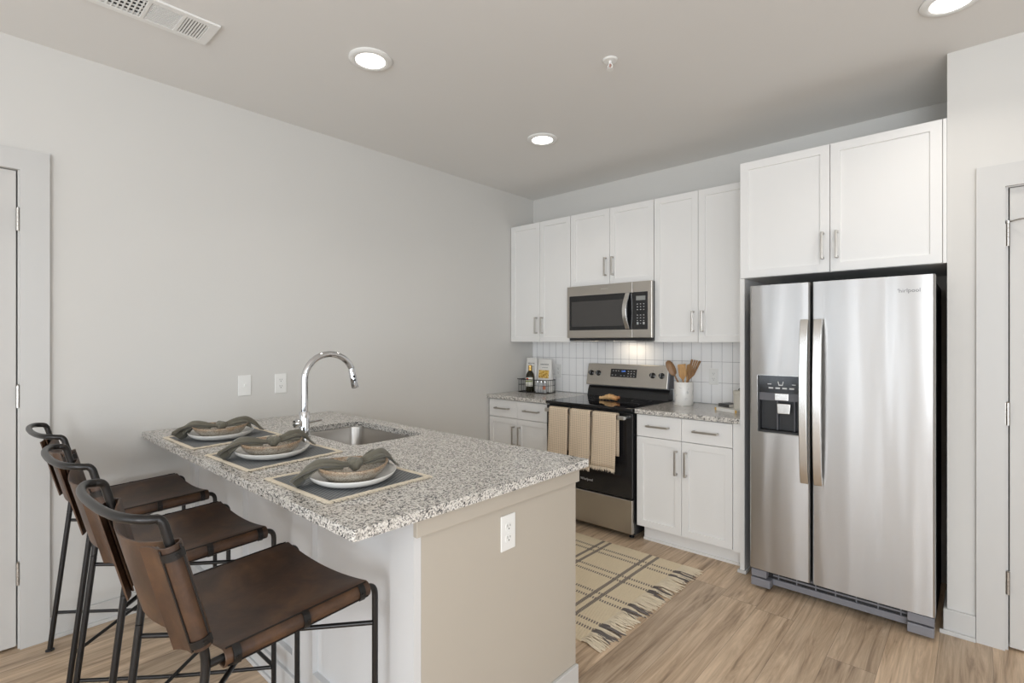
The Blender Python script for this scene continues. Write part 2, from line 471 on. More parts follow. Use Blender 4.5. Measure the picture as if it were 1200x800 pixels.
def xy_prism(bm, pts, y0, y1, mi=0):
    """outline in x,z extruded from y0 to y1"""
    A = [bm.verts.new((x, y0, z)) for x, z in pts]; B = [bm.verts.new((x, y1, z)) for x, z in pts]
    bm.faces.new(A).material_index = mi; bm.faces.new(B[::-1]).material_index = mi
    for i in range(len(pts)):
        j = (i + 1) % len(pts); bm.faces.new((A[i], B[i], B[j], A[j])).material_index = mi
def sheet(bm, rows, thick, mi=0, close=False):
    """thick sheet from a grid of points (rows of equal length)"""
    rows = [[Vector(p) for p in r] for r in rows]
    R, K = len(rows), len(rows[0]); N = [[None] * K for _ in range(R)]
    for i in range(R):
        for k in range(K):
            du = rows[min(i + 1, R - 1)][k] - rows[max(i - 1, 0)][k]; dv = rows[i][min(k + 1, K - 1)] - rows[i][max(k - 1, 0)]
            n = du.cross(dv); N[i][k] = n.normalized() if n.length > 1e-12 else Vector((0, 0, 1))
    A = [[bm.verts.new(rows[i][k] + N[i][k] * thick / 2) for k in range(K)] for i in range(R)]
    B = [[bm.verts.new(rows[i][k] - N[i][k] * thick / 2) for k in range(K)] for i in range(R)]
    def q(*v): bm.faces.new(v).material_index = mi
    for i in range(R - 1):
        for k in range(K - 1):
            q(A[i][k], A[i + 1][k], A[i + 1][k + 1], A[i][k + 1]); q(B[i][k], B[i][k + 1], B[i + 1][k + 1], B[i + 1][k])
    for i in range(R - 1):
        q(A[i][0], B[i][0], B[i + 1][0], A[i + 1][0]); q(A[i][K - 1], A[i + 1][K - 1], B[i + 1][K - 1], B[i][K - 1])
    for k in range(K - 1):
        q(A[0][k], A[0][k + 1], B[0][k + 1], B[0][k]); q(A[R - 1][k], B[R - 1][k], B[R - 1][k + 1], A[R - 1][k + 1])
def text_bm(s, size, depth=0.0005, bold=False):
    cu = bpy.data.curves.new('t', 'FONT'); cu.body = s; cu.size = size; cu.extrude = depth; cu.align_x = 'CENTER'; cu.align_y = 'CENTER'
    cu.resolution_u = 2
    o = bpy.data.objects.new('t', cu); C.objects.link(o)
    dg = bpy.context.evaluated_depsgraph_get()
    me = bpy.data.meshes.new_from_object(o.evaluated_get(dg))
    bm = bmesh.new(); bm.from_mesh(me)
    C.objects.unlink(o); bpy.data.objects.remove(o); bpy.data.curves.remove(cu); bpy.data.meshes.remove(me)
    return bm
def place_front(bm, x, y, z):      # text facing -y
    bmesh.ops.rotate(bm, verts=bm.verts, cent=(0, 0, 0), matrix=Matrix.Rotation(PI / 2, 3, 'X'))
    bmesh.ops.translate(bm, verts=bm.verts, vec=(x, y, z))

# ------------------------------------------------------------------ room shell
bm = NB(); box(bm, -0.2, XE + 0.2, YR - 0.2, 0.2, -0.12, 0); struct('floor', bm, 'floor')
bm = NB(); box(bm, -0.2, XE + 0.2, YR - 0.2, 0.2, H, H + 0.12); struct('ceiling', bm, 'ceiling')
NX, NY = 3.084, -0.636                 # nook corner: right wall starts here
DL = (-4.42, -3.597, 2.149)            # left door opening (y0, y1, top)
bm = NB()
box(bm, -0.15, 0, YR, DL[0], 0, H); box(bm, -0.15, 0, DL[1], 0.15, 0, H); box(bm, -0.15, 0, DL[0], DL[1], DL[2], H)
struct('wall_left', bm, 'wall')
bm = NB(); box(bm, 0, NX + 0.12, 0, 0.15, 0, H); struct('wall_back', bm, 'wall')
DR = (3.278, 4.09, 2.072)
bm = NB()
box(bm, NX, DR[0], NY, NY + 0.12, 0, H); box(bm, DR[1], XE, NY, NY + 0.12, 0, H); box(bm, DR[0], DR[1], NY, NY + 0.12, DR[2], H)
box(bm, NX, NX + 0.12, NY + 0.12, 0, 0, H)
struct('wall_right', bm, 'wall')
bm = NB()
z0, z1 = WIN_Z
xs = [-0.0] + [v for ab in WIN_REAR for v in ab] + [XE]
for i in range(0, len(xs), 2): box(bm, xs[i], xs[i + 1], YR - 0.15, YR, 0, H)
for a, b in WIN_REAR: box(bm, a, b, YR - 0.15, YR, 0, z0); box(bm, a, b, YR - 0.15, YR, z1, H)
struct('wall_rear', bm, 'wall')
bm = NB(); a, b = WIN_EAST
box(bm, XE, XE + 0.15, YR, a, 0, H); box(bm, XE, XE + 0.15, b, NY + 0.12, 0, H); box(bm, XE, XE + 0.15, a, b, 0, z0); box(bm, XE, XE + 0.15, a, b, z1, H)
struct('wall_east', bm, 'wall')
def window(n, fix, a, b, axis):
    bm = NB()
    def bb(u0, u1, v0, v1):
        if axis == 'x': box(bm, u0, u1, fix - 0.11, fix - 0.06, v0, v1)
        else: box(bm, fix + 0.06, fix + 0.11, u0, u1, v0, v1)
    m_ = (a + b) / 2
    bb(a, a + 0.05, z0, z1); bb(b - 0.05, b, z0, z1); bb(a + 0.05, b - 0.05, z0, z0 + 0.05); bb(a + 0.05, b - 0.05, z1 - 0.05, z1); bb(m_ - 0.025, m_ + 0.025, z0 + 0.05, z1 - 0.05)
    o = struct('window_%d' % n, bm, 'trim')
    bm = NB()
    if axis == 'x': box(bm, a + 0.05, b - 0.05, fix - 0.088, fix - 0.083, z0 + 0.05, z1 - 0.05)
    else: box(bm, fix + 0.083, fix + 0.088, a + 0.05, b - 0.05, z0 + 0.05, z1 - 0.05)
    obj('pane', bm, 'pane', o)
for i, (a, b) in enumerate(WIN_REAR): window(i + 1, YR, a, b, 'x')
window(4, XE, *WIN_EAST, 'y')

bm = NB(); box(bm, -0.19, -0.151, DL[0] - 0.1, DL[1] + 0.1, 0, H); struct('wall_light_block_left', bm, 'wall')  # unseen backing added behind the left door to stop light leaking through its gaps
bm = NB(); box(bm, DR[0] - 0.1, DR[1] + 0.1, NY + 0.121, NY + 0.16, 0, H); struct('wall_light_block_right', bm, 'wall')  # same added light block, hidden behind the right door
# left door (seen at the left edge of the photo)
y0, y1, zt = DL
bm = NB(); box(bm, -0.045, -0.005, y0 + 0.016, y1 - 0.019, 0.012, zt - 0.004)
d1 = struct('door_1', bm, 'door', bevel=0.002)
bm = NB(); box(bm, -0.12, 0.0, y1 - 0.014, y1, 0, zt); box(bm, -0.12, 0.0, y0, y0 + 0.014, 0, zt); box(bm, -0.060, -0.047, y1 - 0.045, y1 - 0.014, 0, zt); box(bm, -0.060, -0.047, y0 + 0.014, y0 + 0.045, 0, zt); box(bm, -0.060, -0.047, y0 + 0.045, y1 - 0.045, zt - 0.03, zt)
struct('trim_1', bm, 'trim')
bm = NB(); box(bm, 0.0, 0.018, y1 - 0.008, y1 + 0.092, 0, zt + 0.094); box(bm, 0.0, 0.018, y0 - 0.092, y0 + 0.008, 0, zt + 0.094); box(bm, 0.0, 0.018, y0 + 0.008, y1 - 0.008, zt, zt + 0.094)
struct('trim_2', bm, 'trim')
def hinge(parent, x, y, z, ax, length=0.10):
    bm = NB()
    for k in range(5): 
        a = z - length / 2 + k * length / 5
        lathe(bm, [(0, a + .0006), (0.0065, a + .0006), (0.0065, a + length / 5 - .0006), (0, a + length / 5 - .0006)], (x, y, 0), 12)
    lathe(bm, [(0, z + length / 2), (0.004, z + length / 2), (0.005, z + length / 2 + 0.004), (0, z + length / 2 + 0.007)], (x, y, 0), 10)
    if ax == 'y': box(bm, x - 0.007, x - 0.004, y, y + 0.016, z - length / 2, z + length / 2)
    else: box(bm, x - 0.016, x, y + 0.004, y + 0.007, z - length / 2, z + length / 2)
    return obj('hinge', bm, 'nickel', parent, smooth=True)
for z in (1.925, 1.132, 0.338): hinge(d1, 0.009, -3.611, z, 'y')
bm = NB(); box(bm, 0, 0.014, y1 + 0.093, -2.952, 0, 0.10); box(bm, 0, 0.026, y1 + 0.093, -2.952, 0, 0.018); struct('baseboard_left', bm, 'trim', bevel=0.003)
bm = NB(); box(bm, 0, 0.014, YR, y0 - 0.093, 0, 0.10); struct('baseboard_side', bm, 'trim', bevel=0.003)
bm = NB(); box(bm, 0, 0.014, -2.12, -0.66, 0, 0.10); struct('baseboard_aisle', bm, 'trim', bevel=0.003)

# right door
x0, x1, zt = DR
bm = NB(); box(bm, x0 + 0.019, x1 - 0.018, NY + 0.008, NY + 0.045, 0.012, zt - 0.006)
d2 = struct('door_2', bm, 'door', bevel=0.002)
bm = NB(); box(bm, x0, x0 + 0.014, NY, NY + 0.12, 0, zt); box(bm, x1 - 0.014, x1, NY, NY + 0.12, 0, zt); box(bm, x0 + 0.014, x1 - 0.014, NY, NY + 0.12, zt - 0.004, zt); box(bm, x0 + 0.014, x0 + 0.04, NY + 0.047, NY + 0.06, 0, zt - 0.004); box(bm, x1 - 0.04, x1 - 0.014, NY + 0.047, NY + 0.06, 0, zt - 0.004); box(bm, x0 + 0.04, x1 - 0.04, NY + 0.047, NY + 0.06, zt - 0.04, zt - 0.004)
struct('trim_3', bm, 'trim')
bm = NB(); yy = NY - 0.018
box(bm, x0 - 0.092, x0 + 0.004, yy, NY, 0, zt + 0.1); box(bm, x1 - 0.004, x1 + 0.092, yy, NY, 0, zt + 0.1); box(bm, x0 + 0.004, x1 - 0.004, yy, NY, zt, zt + 0.1)
struct('trim_4', bm, 'trim')
for z in (1.855, 1.055, 0.300): h = hinge(d2, x0 + 0.013, NY - 0.006, z, 'x')
bm = NB(); tube(bm, [(x0 + 0.013, NY - 0.006, 1.912), (x0 + 0.045, NY - 0.030, 1.915), (x0 + 0.075, NY - 0.045, 1.915)], 0.0035, 8)
lathe(bm, [(0, 1.905), (0.008, 1.906), (0.008, 1.918), (0, 1.92)], (x0 + 0.013, NY - 0.006, 0), 12)
obj('door_stop', bm, 'handle_steel', d2, smooth=True)
bm = NB(); xe = x0 - 0.093
box(bm, NX - 0.014, xe, NY - 0.014, NY, 0, 0.115); box(bm, NX - 0.014, NX, NY, -0.4, 0, 0.115)
box(bm, NX - 0.028, xe, NY - 0.028, NY - 0.014, 0, 0.019); 
struct('baseboard_right', bm, 'trim', bevel=0.003)
bm = NB(); box(bm, x1 + 0.093, XE, NY - 0.014, NY, 0, 0.115); struct('baseboard_far', bm, 'trim')
bm = NB(); box(bm, 0, XE, YR, YR + 0.014, 0, 0.115); struct('baseboard_rear', bm, 'trim')
bm = NB(); box(bm, XE - 0.014, XE, YR + 0.02, NY - 0.02, 0, 0.115); struct('baseboard_east', bm, 'trim')

# backsplash
bm = NB(); box(bm, 0.001, 2.139, -0.010, -0.0005, 0.915, 1.371)
tag(obj('backsplash', bm, 'tile'), 'white vertically stacked tile backsplash with grey joints behind the range', 'backsplash')

# ------------------------------------------------------------------ cabinets
def shaker(bm, x0, x1, z0, z1, yf, t=0.02, st=0.064):
    f = box(bm, x0, x1, yf, yf + t, z0, z1)[0]
    bm.normal_update()
    bmesh.ops.inset_individual(bm, faces=[f], thickness=st, depth=0.0)
    bmesh.ops.inset_individual(bm, faces=[f], thickness=0.0010, depth=-0.0095)
def pull(parent, x, y, z, vertical=True, L=0.145):
    """bar pull with two posts; y = the door face"""
    bm = NB(); h = L / 2; r = 0.0048; d = 0.030
    if vertical: pts = [(x, y, z - h + 0.008), (x, y - d, z - h + 0.008), (x, y - d, z + h - 0.008), (x, y, z + h - 0.008)]
    else: pts = [(x - h + 0.008, y, z), (x - h + 0.008, y - d, z), (x + h - 0.008, y - d, z), (x + h - 0.008, y, z)]
    if vertical:
        box(bm, x - 0.006, x + 0.006, y - d - 0.007, y - d + 0.001, z - h, z + h)
        for s in (-1, 1): box(bm, x - 0.006, x + 0.006, y - d, y, z + s * (h - 0.006) - 0.006, z + s * (h - 0.006) + 0.006)
    else:
        box(bm, x - h, x + h, y - d - 0.007, y - d + 0.001, z - 0.006, z + 0.006)
        for s in (-1, 1): box(bm, x + s * (h - 0.006) - 0.006, x + s * (h - 0.006) + 0.006, y - d, y, z - 0.006, z + 0.006)
    return obj('handle', bm, 'nickel', parent, bevel=0.002)
G = 0.0016
def wall_cab(label, x0, xs, x1, zb, zt, yf, xfill=None, hz=None, yb=-0.001, group=None):
    t = thing('wall_cabinet', label, 'cabinet', (x0, yb, zb), 0, group)
    bm = NB(); box(bm, x0, xfill or x1, yf + 0.021, yb, zb, zt)
    obj('body', bm, 'cab', t)
    if xfill:
        bm = NB(); box(bm, x1 + G, xfill, yf + 0.004, yf + 0.0205, zb, zt); obj('filler_strip', bm, 'cab', t)
    for a, b, hx in ((x0 + G, xs - G, xs - 0.032), (xs + G, x1 - G, xs + 0.034)):
        bm = NB(); shaker(bm, a, b, zb + 0.001, zt - 0.001, yf); d = obj('door', bm, 'cab', t, bevel=0.001)
        pull(d, hx, yf, hz)
    return t
wall_cab('tall white shaker wall cabinet left of the microwave, against the side wall', 0.006, 0.347, 0.676, 1.372, 2.425, -0.33, hz=1.517)
wall_cab('short white shaker wall cabinet directly above the microwave', 0.679, 1.053, 1.427, 1.824, 2.425, -0.33, hz=1.966)
wall_cab('tall white shaker wall cabinet between the microwave and the fridge cabinet', 1.430, 1.759, 2.088, 1.372, 2.425, -0.33, xfill=2.139, hz=1.517)
wall_cab('deep white shaker cabinet with two wide doors above the refrigerator', 2.143, 2.606, 3.068, 1.752, 2.436, -0.650, xfill=3.083, hz=1.893)
# tall side panel left of the refrigerator
t = thing('end_board', 'tall narrow white end board between base cabinet and refrigerator', 'end board', (2.1405, -0.3, 0))
bm = NB(); box(bm, 2.1405, 2.166, -0.640, -0.001, 0, 1.7515); obj('board', bm, 'cab', t)
bm = NB(); box(bm, 2.128, 2.1405, -0.652, -0.56, 0, 0.018); box(bm, 2.1405, 2.178, -0.652, -0.64, 0, 0.018); box(bm, 2.166, 2.178, -0.64, -0.30, 0, 0.018); obj('shoe_moulding', bm, 'trim', t, bevel=0.003)

def base_cab(label, x0, xs, x1, xfill):
    t = thing('base_cabinet', label, 'cabinet', (x0, -0.001, 0))
    yf = -0.62
    bm = NB(); box(bm, x0, xfill, yf + 0.021, -0.001, 0.105, 0.8835); obj('body', bm, 'cab', t)
    if xfill > x1 + 0.01:
        bm = NB(); box(bm, x1 + G, xfill, yf + 0.004, yf + 0.0205, 0.105, 0.8835); obj('filler_strip', bm, 'cab', t)
    bm = NB(); box(bm, x0 + 0.02, xfill, -0.545, -0.53, 0.0, 0.1045); box(bm, x0 + 0.02, xfill, -0.556, -0.545, 0.0, 0.016); obj('toe_kick', bm, 'cab', t)
    for a, b, hx, in ((x0 + G, xs - G, xs - 0.032), (xs + G, x1 - G, xs + 0.034)):
        bm = NB(); box(bm, a, b, yf, yf + 0.02, 0.7295, 0.8765); d = obj('drawer', bm, 'cab', t, bevel=0.0015)
        pull(d, (a + b) / 2, yf, 0.805, False, 0.16)
        bm = NB(); shaker(bm, a, b, 0.112, 0.7255, yf); d = obj('door', bm, 'cab', t, bevel=0.001)
        pull(d, hx, yf, 0.585, True, 0.16)
base_cab('white base cabinet in the corner left of the range', 0.012, 0.340, 0.668, 0.668)
base_cab('white base cabinet with two drawers between range and refrigerator', 1.446, 1.768, 2.090, 2.140)
bm = NB(); slab(bm, [(0.001, -0.645), (0.670, -0.645), (0.670, -0.0105), (0.001, -0.0105)], [], 0.884, 0.914)
tag(obj('countertop', bm, 'granite', bevel=0.003), 'short speckled grey granite countertop in the corner, carrying the wire basket', 'countertop')
bm = NB(); slab(bm, [(1.444, -0.645), (2.140, -0.645), (2.140, -0.0105), (1.444, -0.0105)], [], 0.884, 0.914)
tag(obj('countertop', bm, 'granite', bevel=0.003), 'speckled grey granite countertop beside the range, carrying the marble crock', 'countertop')

# ------------------------------------------------------------------ peninsula
PX, PY0, PY1 = 2.0, -2.93, -2.135
t = thing('peninsula_base', 'white panelled peninsula base with beige painted end wall under the long countertop', 'cabinet', (1.0, -2.53, 0))
bm = NB(); box(bm, 0.001, PX - 0.018, PY0 + 0.0265, PY1, 0.0, 0.690); box(bm, PX - 0.12, PX - 0.018, PY0 + 0.0265, PY1, 0.690, 0.8835); box(bm, 0.001, 0.42, PY0 + 0.0265, PY1, 0.690, 0.8835)
box(bm, 0.42, PX - 0.12, PY0 + 0.0265, -2.80, 0.690, 0.8835); box(bm, 0.42, PX - 0.12, -2.17, PY1, 0.690, 0.8835)
obj('body', bm, 'cab', t)
M['endwall'] = paint('end_wall_paint', (0.47, 0.425, 0.36), 0.7, 0.10, 220)
bm = NB(); box(bm, PX - 0.018, PX, PY0 + 0.0265, PY1, 0.0, 0.8835); obj('end_wall', bm, 'endwall', t)
bm = NB(); box(bm, PX + 0.0, PX + 0.018, PY0 - 0.002, PY1 + 0.002, 0.824, 0.8835); obj('end_trim', bm, 'endwall', t, bevel=0.002)
bm = NB(); box(bm, PX + 0.0, PX + 0.014, PY0 + 0.0, PY1 + 0.002, 0.0, 0.095); obj('end_baseboard', bm, 'trim', t, bevel=0.003)
bm = NB()     # stool side: frame-and-panel front
box(bm, 0.001, PX, PY0 + 0.021, PY0 + 0.026, 0.0, 0.8835)
stiles = [(0.001, 0.070), (0.510, 0.745), (1.235, 1.395), (1.885, PX)]
for a, b in stiles: box(bm, a, b, PY0, PY0 + 0.021, 0.10, 0.8835)
for (a, b), (c, d) in zip(stiles, stiles[1:]):
    box(bm, b, c, PY0, PY0 + 0.021, 0.79, 0.8835); box(bm, b, c, PY0, PY0 + 0.021, 0.10, 0.17)
obj('front_panelling', bm, 'panelling', t)
bm = NB(); box(bm, 0.016, PX + 0.0, PY0 - 0.012, PY0 + 0.0135, 0.0, 0.0995); box(bm, 0.03, PX + 0.0, PY0 - 0.022, PY0 - 0.012, 0.0, 0.018); obj('front_baseboard', bm, 'panelling', t, bevel=0.003)
SK = (0.50, 1.135, -2.605, -2.205)
bm = NB(); slab(bm, rrect(0.001, 2.05, -3.150, -2.112, 0.006, 2), [rrect(*SK, 0.06)[::-1]], 0.884, 0.914)
tag(obj('countertop', bm, 'granite', bevel=0.003), 'long speckled granite peninsula countertop with the sink cut into it', 'countertop')
# sink
t = thing('sink', 'rectangular stainless undermount sink with rounded corners in the peninsula top', 'sink', (0.815, -2.405, 0.70))
bm = NB()
rings = []
for off, z, r in ((-0.018, 0.8832, 0.07), (0.0, 0.8832, 0.06), (0.003, 0.87, 0.06), (0.008, 0.74, 0.055), (0.020, 0.715, 0.05), (0.045, 0.705, 0.04), (0.20, 0.702, 0.01)):
    rings.append([bm.verts.new((x, y, z)) for x, y in rrect(SK[0] + off, SK[1] - off, SK[2] + off * 0.99, SK[3] - off * 0.99, r)])
for A, B in zip(rings, rings[1:]):
    for k in range(len(A)):
        bm.faces.new((A[k], A[(k + 1) % len(A)], B[(k + 1) % len(A)], B[k]))
bm.faces.new(rings[-1])
so = obj('basin', bm, 'sink_steel', t, smooth=True)
m_ = so.modifiers.new('thickness', 'SOLIDIFY'); m_.thickness = 0.0012; m_.offset = -1
bm = NB(); lathe(bm, [(0, 0.706), (0.030, 0.706), (0.044, 0.7095), (0.045, 0.7035), (0, 0.7035)], (0.815, -2.405, 0), 28); obj('drain', bm, 'chrome', t, smooth=True)
# faucet
FX, FY = 0.775, -2.660
t = thing('faucet', 'tall chrome gooseneck pull-down faucet behind the sink', 'faucet', (FX, FY, 0.914))
bm = NB(); lathe(bm, [(0, 0.9142), (0.028, 0.9142), (0.028, 0.921), (0.0245, 0.924), (0.0245, 1.035), (0.022, 1.039), (0, 1.039)], (FX, FY, 0), 32); obj('body', bm, 'chrome', t, smooth=True)
R = 0.130
arc = [(FX, FY, 1.035), (FX, FY, 1.12), (FX, FY, 1.195)] + [(FX, FY + R - R * math.cos(a), 1.195 + (1.316 - 1.195) * math.sin(a)) for a in [PI * k / 16 for k in range(1, 15)]]
bm = NB(); tube(bm, arc, 0.0160, 20); obj('spout', bm, 'chrome', t, smooth=True)
e, e0 = Vector(arc[-1]), Vector(arc[-2]); d = (e - e0).normalized()
d = Vector((0, 0.22, -1)).normalized()
bm = NB(); tube(bm, [e - d * 0.004, e + d * 0.01, e + d * 0.012, e + d * 0.100, e + d * 0.107], [0.0155, 0.0158, 0.0170, 0.0185, 0.017], 20); sh = obj('spray_head', bm, 'chrome', t, smooth=True)
bm = NB()
for k in (0.045, 0.065):
    c = e + d * k + Vector((0.0165, -0.004, 0)); lathe(bm, [(0.0065, -0.001), (0.0065, 0.003), (0.004, 0.004), (0, 0.003)], c, 12, axis='x')
obj('button', bm, 'blackmat', sh, smooth=True)
bm = NB(); lathe(bm, [(0, -0.050), (0.017, -0.050), (0.020, -0.046), (0.020, -0.020), (0, -0.020)], (FX, FY, 0.985), 24, axis='y')
tube(bm, [(FX, FY - 0.02, 0.985), (FX, FY + 0.02, 0.985)], 0.012, 12)
tube(bm, [(FX, FY + 0.015, 0.985), (FX + 0.005, FY + 0.085, 0.992)], [0.0070, 0.0065], 10)
obj('lever', bm, 'chrome', t, smooth=True)

# ------------------------------------------------------------------ switch and outlets
def place_plate(t, T, kind):
    """T maps local (u across, v up, w out) to world"""
    def tr(bm):
        for v in bm.verts: v.co = T(v.co.x, v.co.z, -v.co.y)
    W2, H2 = 0.036, 0.060
    bm = NB(); f = box(bm, -W2, W2, -0.006, -0.0003, -H2, H2); tr(bm); pl = obj('cover_plate', bm, 'plastic', t, bevel=0.003)
    if kind == 'switch':
        bm = NB(); box(bm, -0.005, 0.005, -0.0068, -0.006, -0.012, 0.012); xy_prism(bm, [(-0.004, -0.004), (0.004, -0.004), (0.004, 0.006), (-0.004, 0.006)], -0.018, -0.0065); tr(bm)
        obj('toggle', bm, 'plastic', t, bevel=0.001)
    else:
        for s in (-0.0195, 0.0195):
            bm = NB(); pts = [(0.0165 * math.cos(a), s + max(-0.0125, min(0.0125, 0.0165 * math.sin(a)))) for a in [2 * PI * k / 24 for k in range(24)]]
            xy_prism(bm, pts, -0.0078, -0.0058); tr(bm); r = obj('receptacle', bm, 'plastic', t)
            bm = NB(); box(bm, -0.0075, -0.0055, -0.0082, -0.0076, s + 0.000, s + 0.009); box(bm, 0.0050, 0.0070, -0.0082, -0.0076, s + 0.001, s + 0.008); lathe(bm, [(0, -0.0082), (0.0026, -0.0082), (0.0026, -0.0076)], (0, 0, s - 0.006), 10, axis='y'); tr(bm); obj('socket_slot', bm, 'slot', r)
    for s in ((-0.042, 0.042) if kind == 'switch' else (0.0,)):
        bm = NB(); lathe(bm, [(0.0, -0.0072), (0.0025, -0.0068), (0.003, -0.006)], (0, 0, s), 10, axis='y'); tr(bm); obj('screw', bm, 'plastic', t)
def leftwall(y, z): return lambda u, v, w_: Vector((w_, y + u, z + v))
def backwall(x, z): return lambda u, v, w_: Vector((x + u, -0.010 - w_, z + v))
def endwall(y, z): return lambda u, v, w_: Vector((PX + w_, y + u, z + v))
t = thing('light_switch', 'white toggle light switch on the left wall', 'light switch', (0, -2.65, 1.12)); place_plate(t, leftwall(-2.65, 1.12), 'switch')
t = thing('wall_outlet', 'white double outlet on the plain wall right of the light switch', 'outlet', (0, -2.44, 1.12)); place_plate(t, leftwall(-2.44, 1.12), 'outlet')
t = thing('wall_outlet', 'white double outlet on the tiles right of the utensil crock', 'outlet', (1.747, -0.01, 1.118)); place_plate(t, backwall(1.747, 1.118), 'outlet')
t = thing('wall_outlet', 'white double outlet on the tiles between wire basket and range', 'outlet', (0.314, -0.01, 1.105)); place_plate(t, backwall(0.314, 1.105), 'outlet')
t = thing('wall_outlet', 'white double outlet on the beige end wall of the peninsula', 'outlet', (PX, -2.537, 0.73)); place_plate(t, endwall(-2.537, 0.73), 'outlet')

# ------------------------------------------------------------------ microwave
X0, X1, Z0, Z1, YF = 0.682, 1.440, 1.392, 1.8225, -0.385
t = thing('microwave', 'stainless over-the-range microwave with dark window under the short cabinet', 'microwave', (1.06, -0.2, Z0))
bm = NB(); box(bm, X0 + 0.004, X1 - 0.004, YF + 0.03, -0.012, Z0 - 0.008, Z1); obj('body', bm, 'blackmat', t, bevel=0.002)
XD = 1.285
bm = NB(); f = box(bm, X0, XD - 0.001, YF, YF + 0.029, Z0 + 0.012, Z1)[0]; dr = obj('door', bm, 'steel_flat', t, bevel=0.004)
bm = NB(); xy_prism(bm, rrect(X0 + 0.026, XD - 0.001, Z0 + 0.075, Z1 - 0.078, 0.004, 3), YF - 0.0015, YF - 0.0001); wf = obj('window_frame', bm, 'black', dr)
bm = NB(); xy_prism(bm, rrect(X0 + 0.048, XD - 0.075, Z0 + 0.105, Z1 - 0.125, 0.004, 3), YF - 0.0022, YF - 0.0015); obj('window', bm, 'mw_window', dr)
bm = NB(); hp = []
for k in range(13):
    s = k / 12; zz = Z0 + 0.080 + s * (Z1 - 0.082 - Z0 - 0.080); bow = math.sin(PI * s)
    hp.append([(XD - 0.052 - 0.010 * bow, YF - 0.012 - 0.034 * bow, zz), (XD - 0.018 - 0.010 * bow, YF - 0.012 - 0.034 * bow, zz)])
sheet(bm, hp, 0.012); obj('handle', bm, 'handle_steel', dr, smooth=True, bevel=0.002)
bm = NB(); box(bm, XD + 0.001, X1, YF, YF + 0.029, Z0 + 0.012, Z1); cp = obj('control_panel', bm, 'steel_flat', t, bevel=0.004)
bm = NB(); xy_prism(bm, rrect(XD + 0.001, X1 - 0.032, Z0 + 0.075, Z1 - 0.078, 0.004, 3), YF - 0.0015, YF - 0.0001); obj('keypad', bm, 'black', cp)
bm = NB(); box(bm, XD + 0.030, X1 - 0.050, YF - 0.0022, YF - 0.0015, Z1 - 0.140, Z1 - 0.108); obj('display', bm, 'lcd', cp)
def key(xx, zz, w_, h_):
    bm = NB(); box(bm, xx - w_, xx + w_, YF - 0.0019, YF - 0.0015, zz - h_, zz + h_); obj('key', bm, 'symbols', cp)
for r_ in range(8):
    for c_ in range(3):
        if r_ != 3: key(XD + 0.040 + c_ * 0.026, Z1 - 0.168 - r_ * 0.0205, 0.0045, 0.0022)
for xx in (XD + 0.042, XD + 0.092): key(xx, Z0 + 0.120, 0.007, 0.008)
b_ = text_bm('Whirlpool', 0.016, 0.0003); place_front(b_, (X0 + XD) / 2 + 0.06, YF - 0.0005, Z1 - 0.034); obj('logo', b_, 'handle_steel', dr)
for a, b in ((X0 + 0.03, X0 + 0.20), (X0 + 0.42, X0 + 0.60)):
    bm = NB(); box(bm, a, b, -0.34, -0.06, Z0 - 0.014, Z0 - 0.0085); obj('grease_filter', bm, 'handle_steel', t)
bm = NB(); box(bm, 0.98, 1.20, -0.14, -0.08, Z0 - 0.0115, Z0 - 0.0085); obj('cooktop_lamp', bm, emis('warm_lens', (1, 0.85, 0.65), 6.0), t)
l = area('cooktop_light', (1.14, -0.11, Z0 - 0.02), (0, 0, 0), 0.14, 0.04, 0.30, (1.0, 0.84, 0.62))

# ------------------------------------------------------------------ range
RX0, RX1 = 0.683, 1.437
t = thing('range', 'freestanding electric range with black glass cooktop and stainless backguard', 'stove', (1.06, -0.33, 0))
bm = NB(); box(bm, RX0 + 0.003, RX1 - 0.003, -0.625, -0.03, 0.035, 0.893)
for xx in (RX0 + 0.05, RX1 - 0.05):
    for yy in (-0.58, -0.08): lathe(bm, [(0, 0), (0.018, 0), (0.018, 0.006), (0.008, 0.01), (0.008, 0.036)], (xx, yy, 0), 12)
obj('body', bm, 'blackmat', t)
bm = NB(); box(bm, RX0, RX1, -0.672, -0.03, 0.8935, 0.916); obj('cooktop', bm, 'glass_black', t, bevel=0.005, seg=3)
for cx_, cy_, r in ((0.88, -0.48, 0.10), (1.26, -0.48, 0.115), (0.88, -0.20, 0.075), (1.26, -0.20, 0.075)):
    bm = NB(); lathe(bm, [(r, 0.9162), (r + 0.0015, 0.9163), (r + 0.0015, 0.9161)], (cx_, cy_, 0), 48); obj('burner_ring', bm, 'darkgrey', t)
bm = NB()     # lower black riser of the backguard
prof = [(-0.095, 0.9165), (-0.085, 0.965), (-0.068, 1.00), (-0.012, 1.00), (-0.012, 0.9165)]
A = [bm.verts.new((RX0 + 0.006, y, z)) for y, z in prof]; B = [bm.verts.new((RX1 - 0.006, y, z)) for y, z in prof]
bm.faces.new(A); bm.faces.new(B[::-1])
for i in range(5): bm.faces.new((A[i], B[i], B[(i + 1) % 5], A[(i + 1) % 5]))
obj('riser', bm, 'black', t)
bm = NB()
yb0, yb1, zb0, zb1 = -0.108, -0.070, 1.008, 1.187
prof = [(yb0, zb0), (yb1, zb1), (-0.012, zb1), (-0.012, zb0)]
A = [bm.verts.new((RX0, y, z)) for y, z in prof]; B = [bm.verts.new((RX1 - 0.012, y, z)) for y, z in prof]
bm.faces.new(A); bm.faces.new(B[::-1])
for i in range(4): bm.faces.new((A[i], B[i], B[(i + 1) % 4], A[(i + 1) % 4]))
bg_ = obj('backguard', bm, 'steel_flat', t, bevel=0.004)
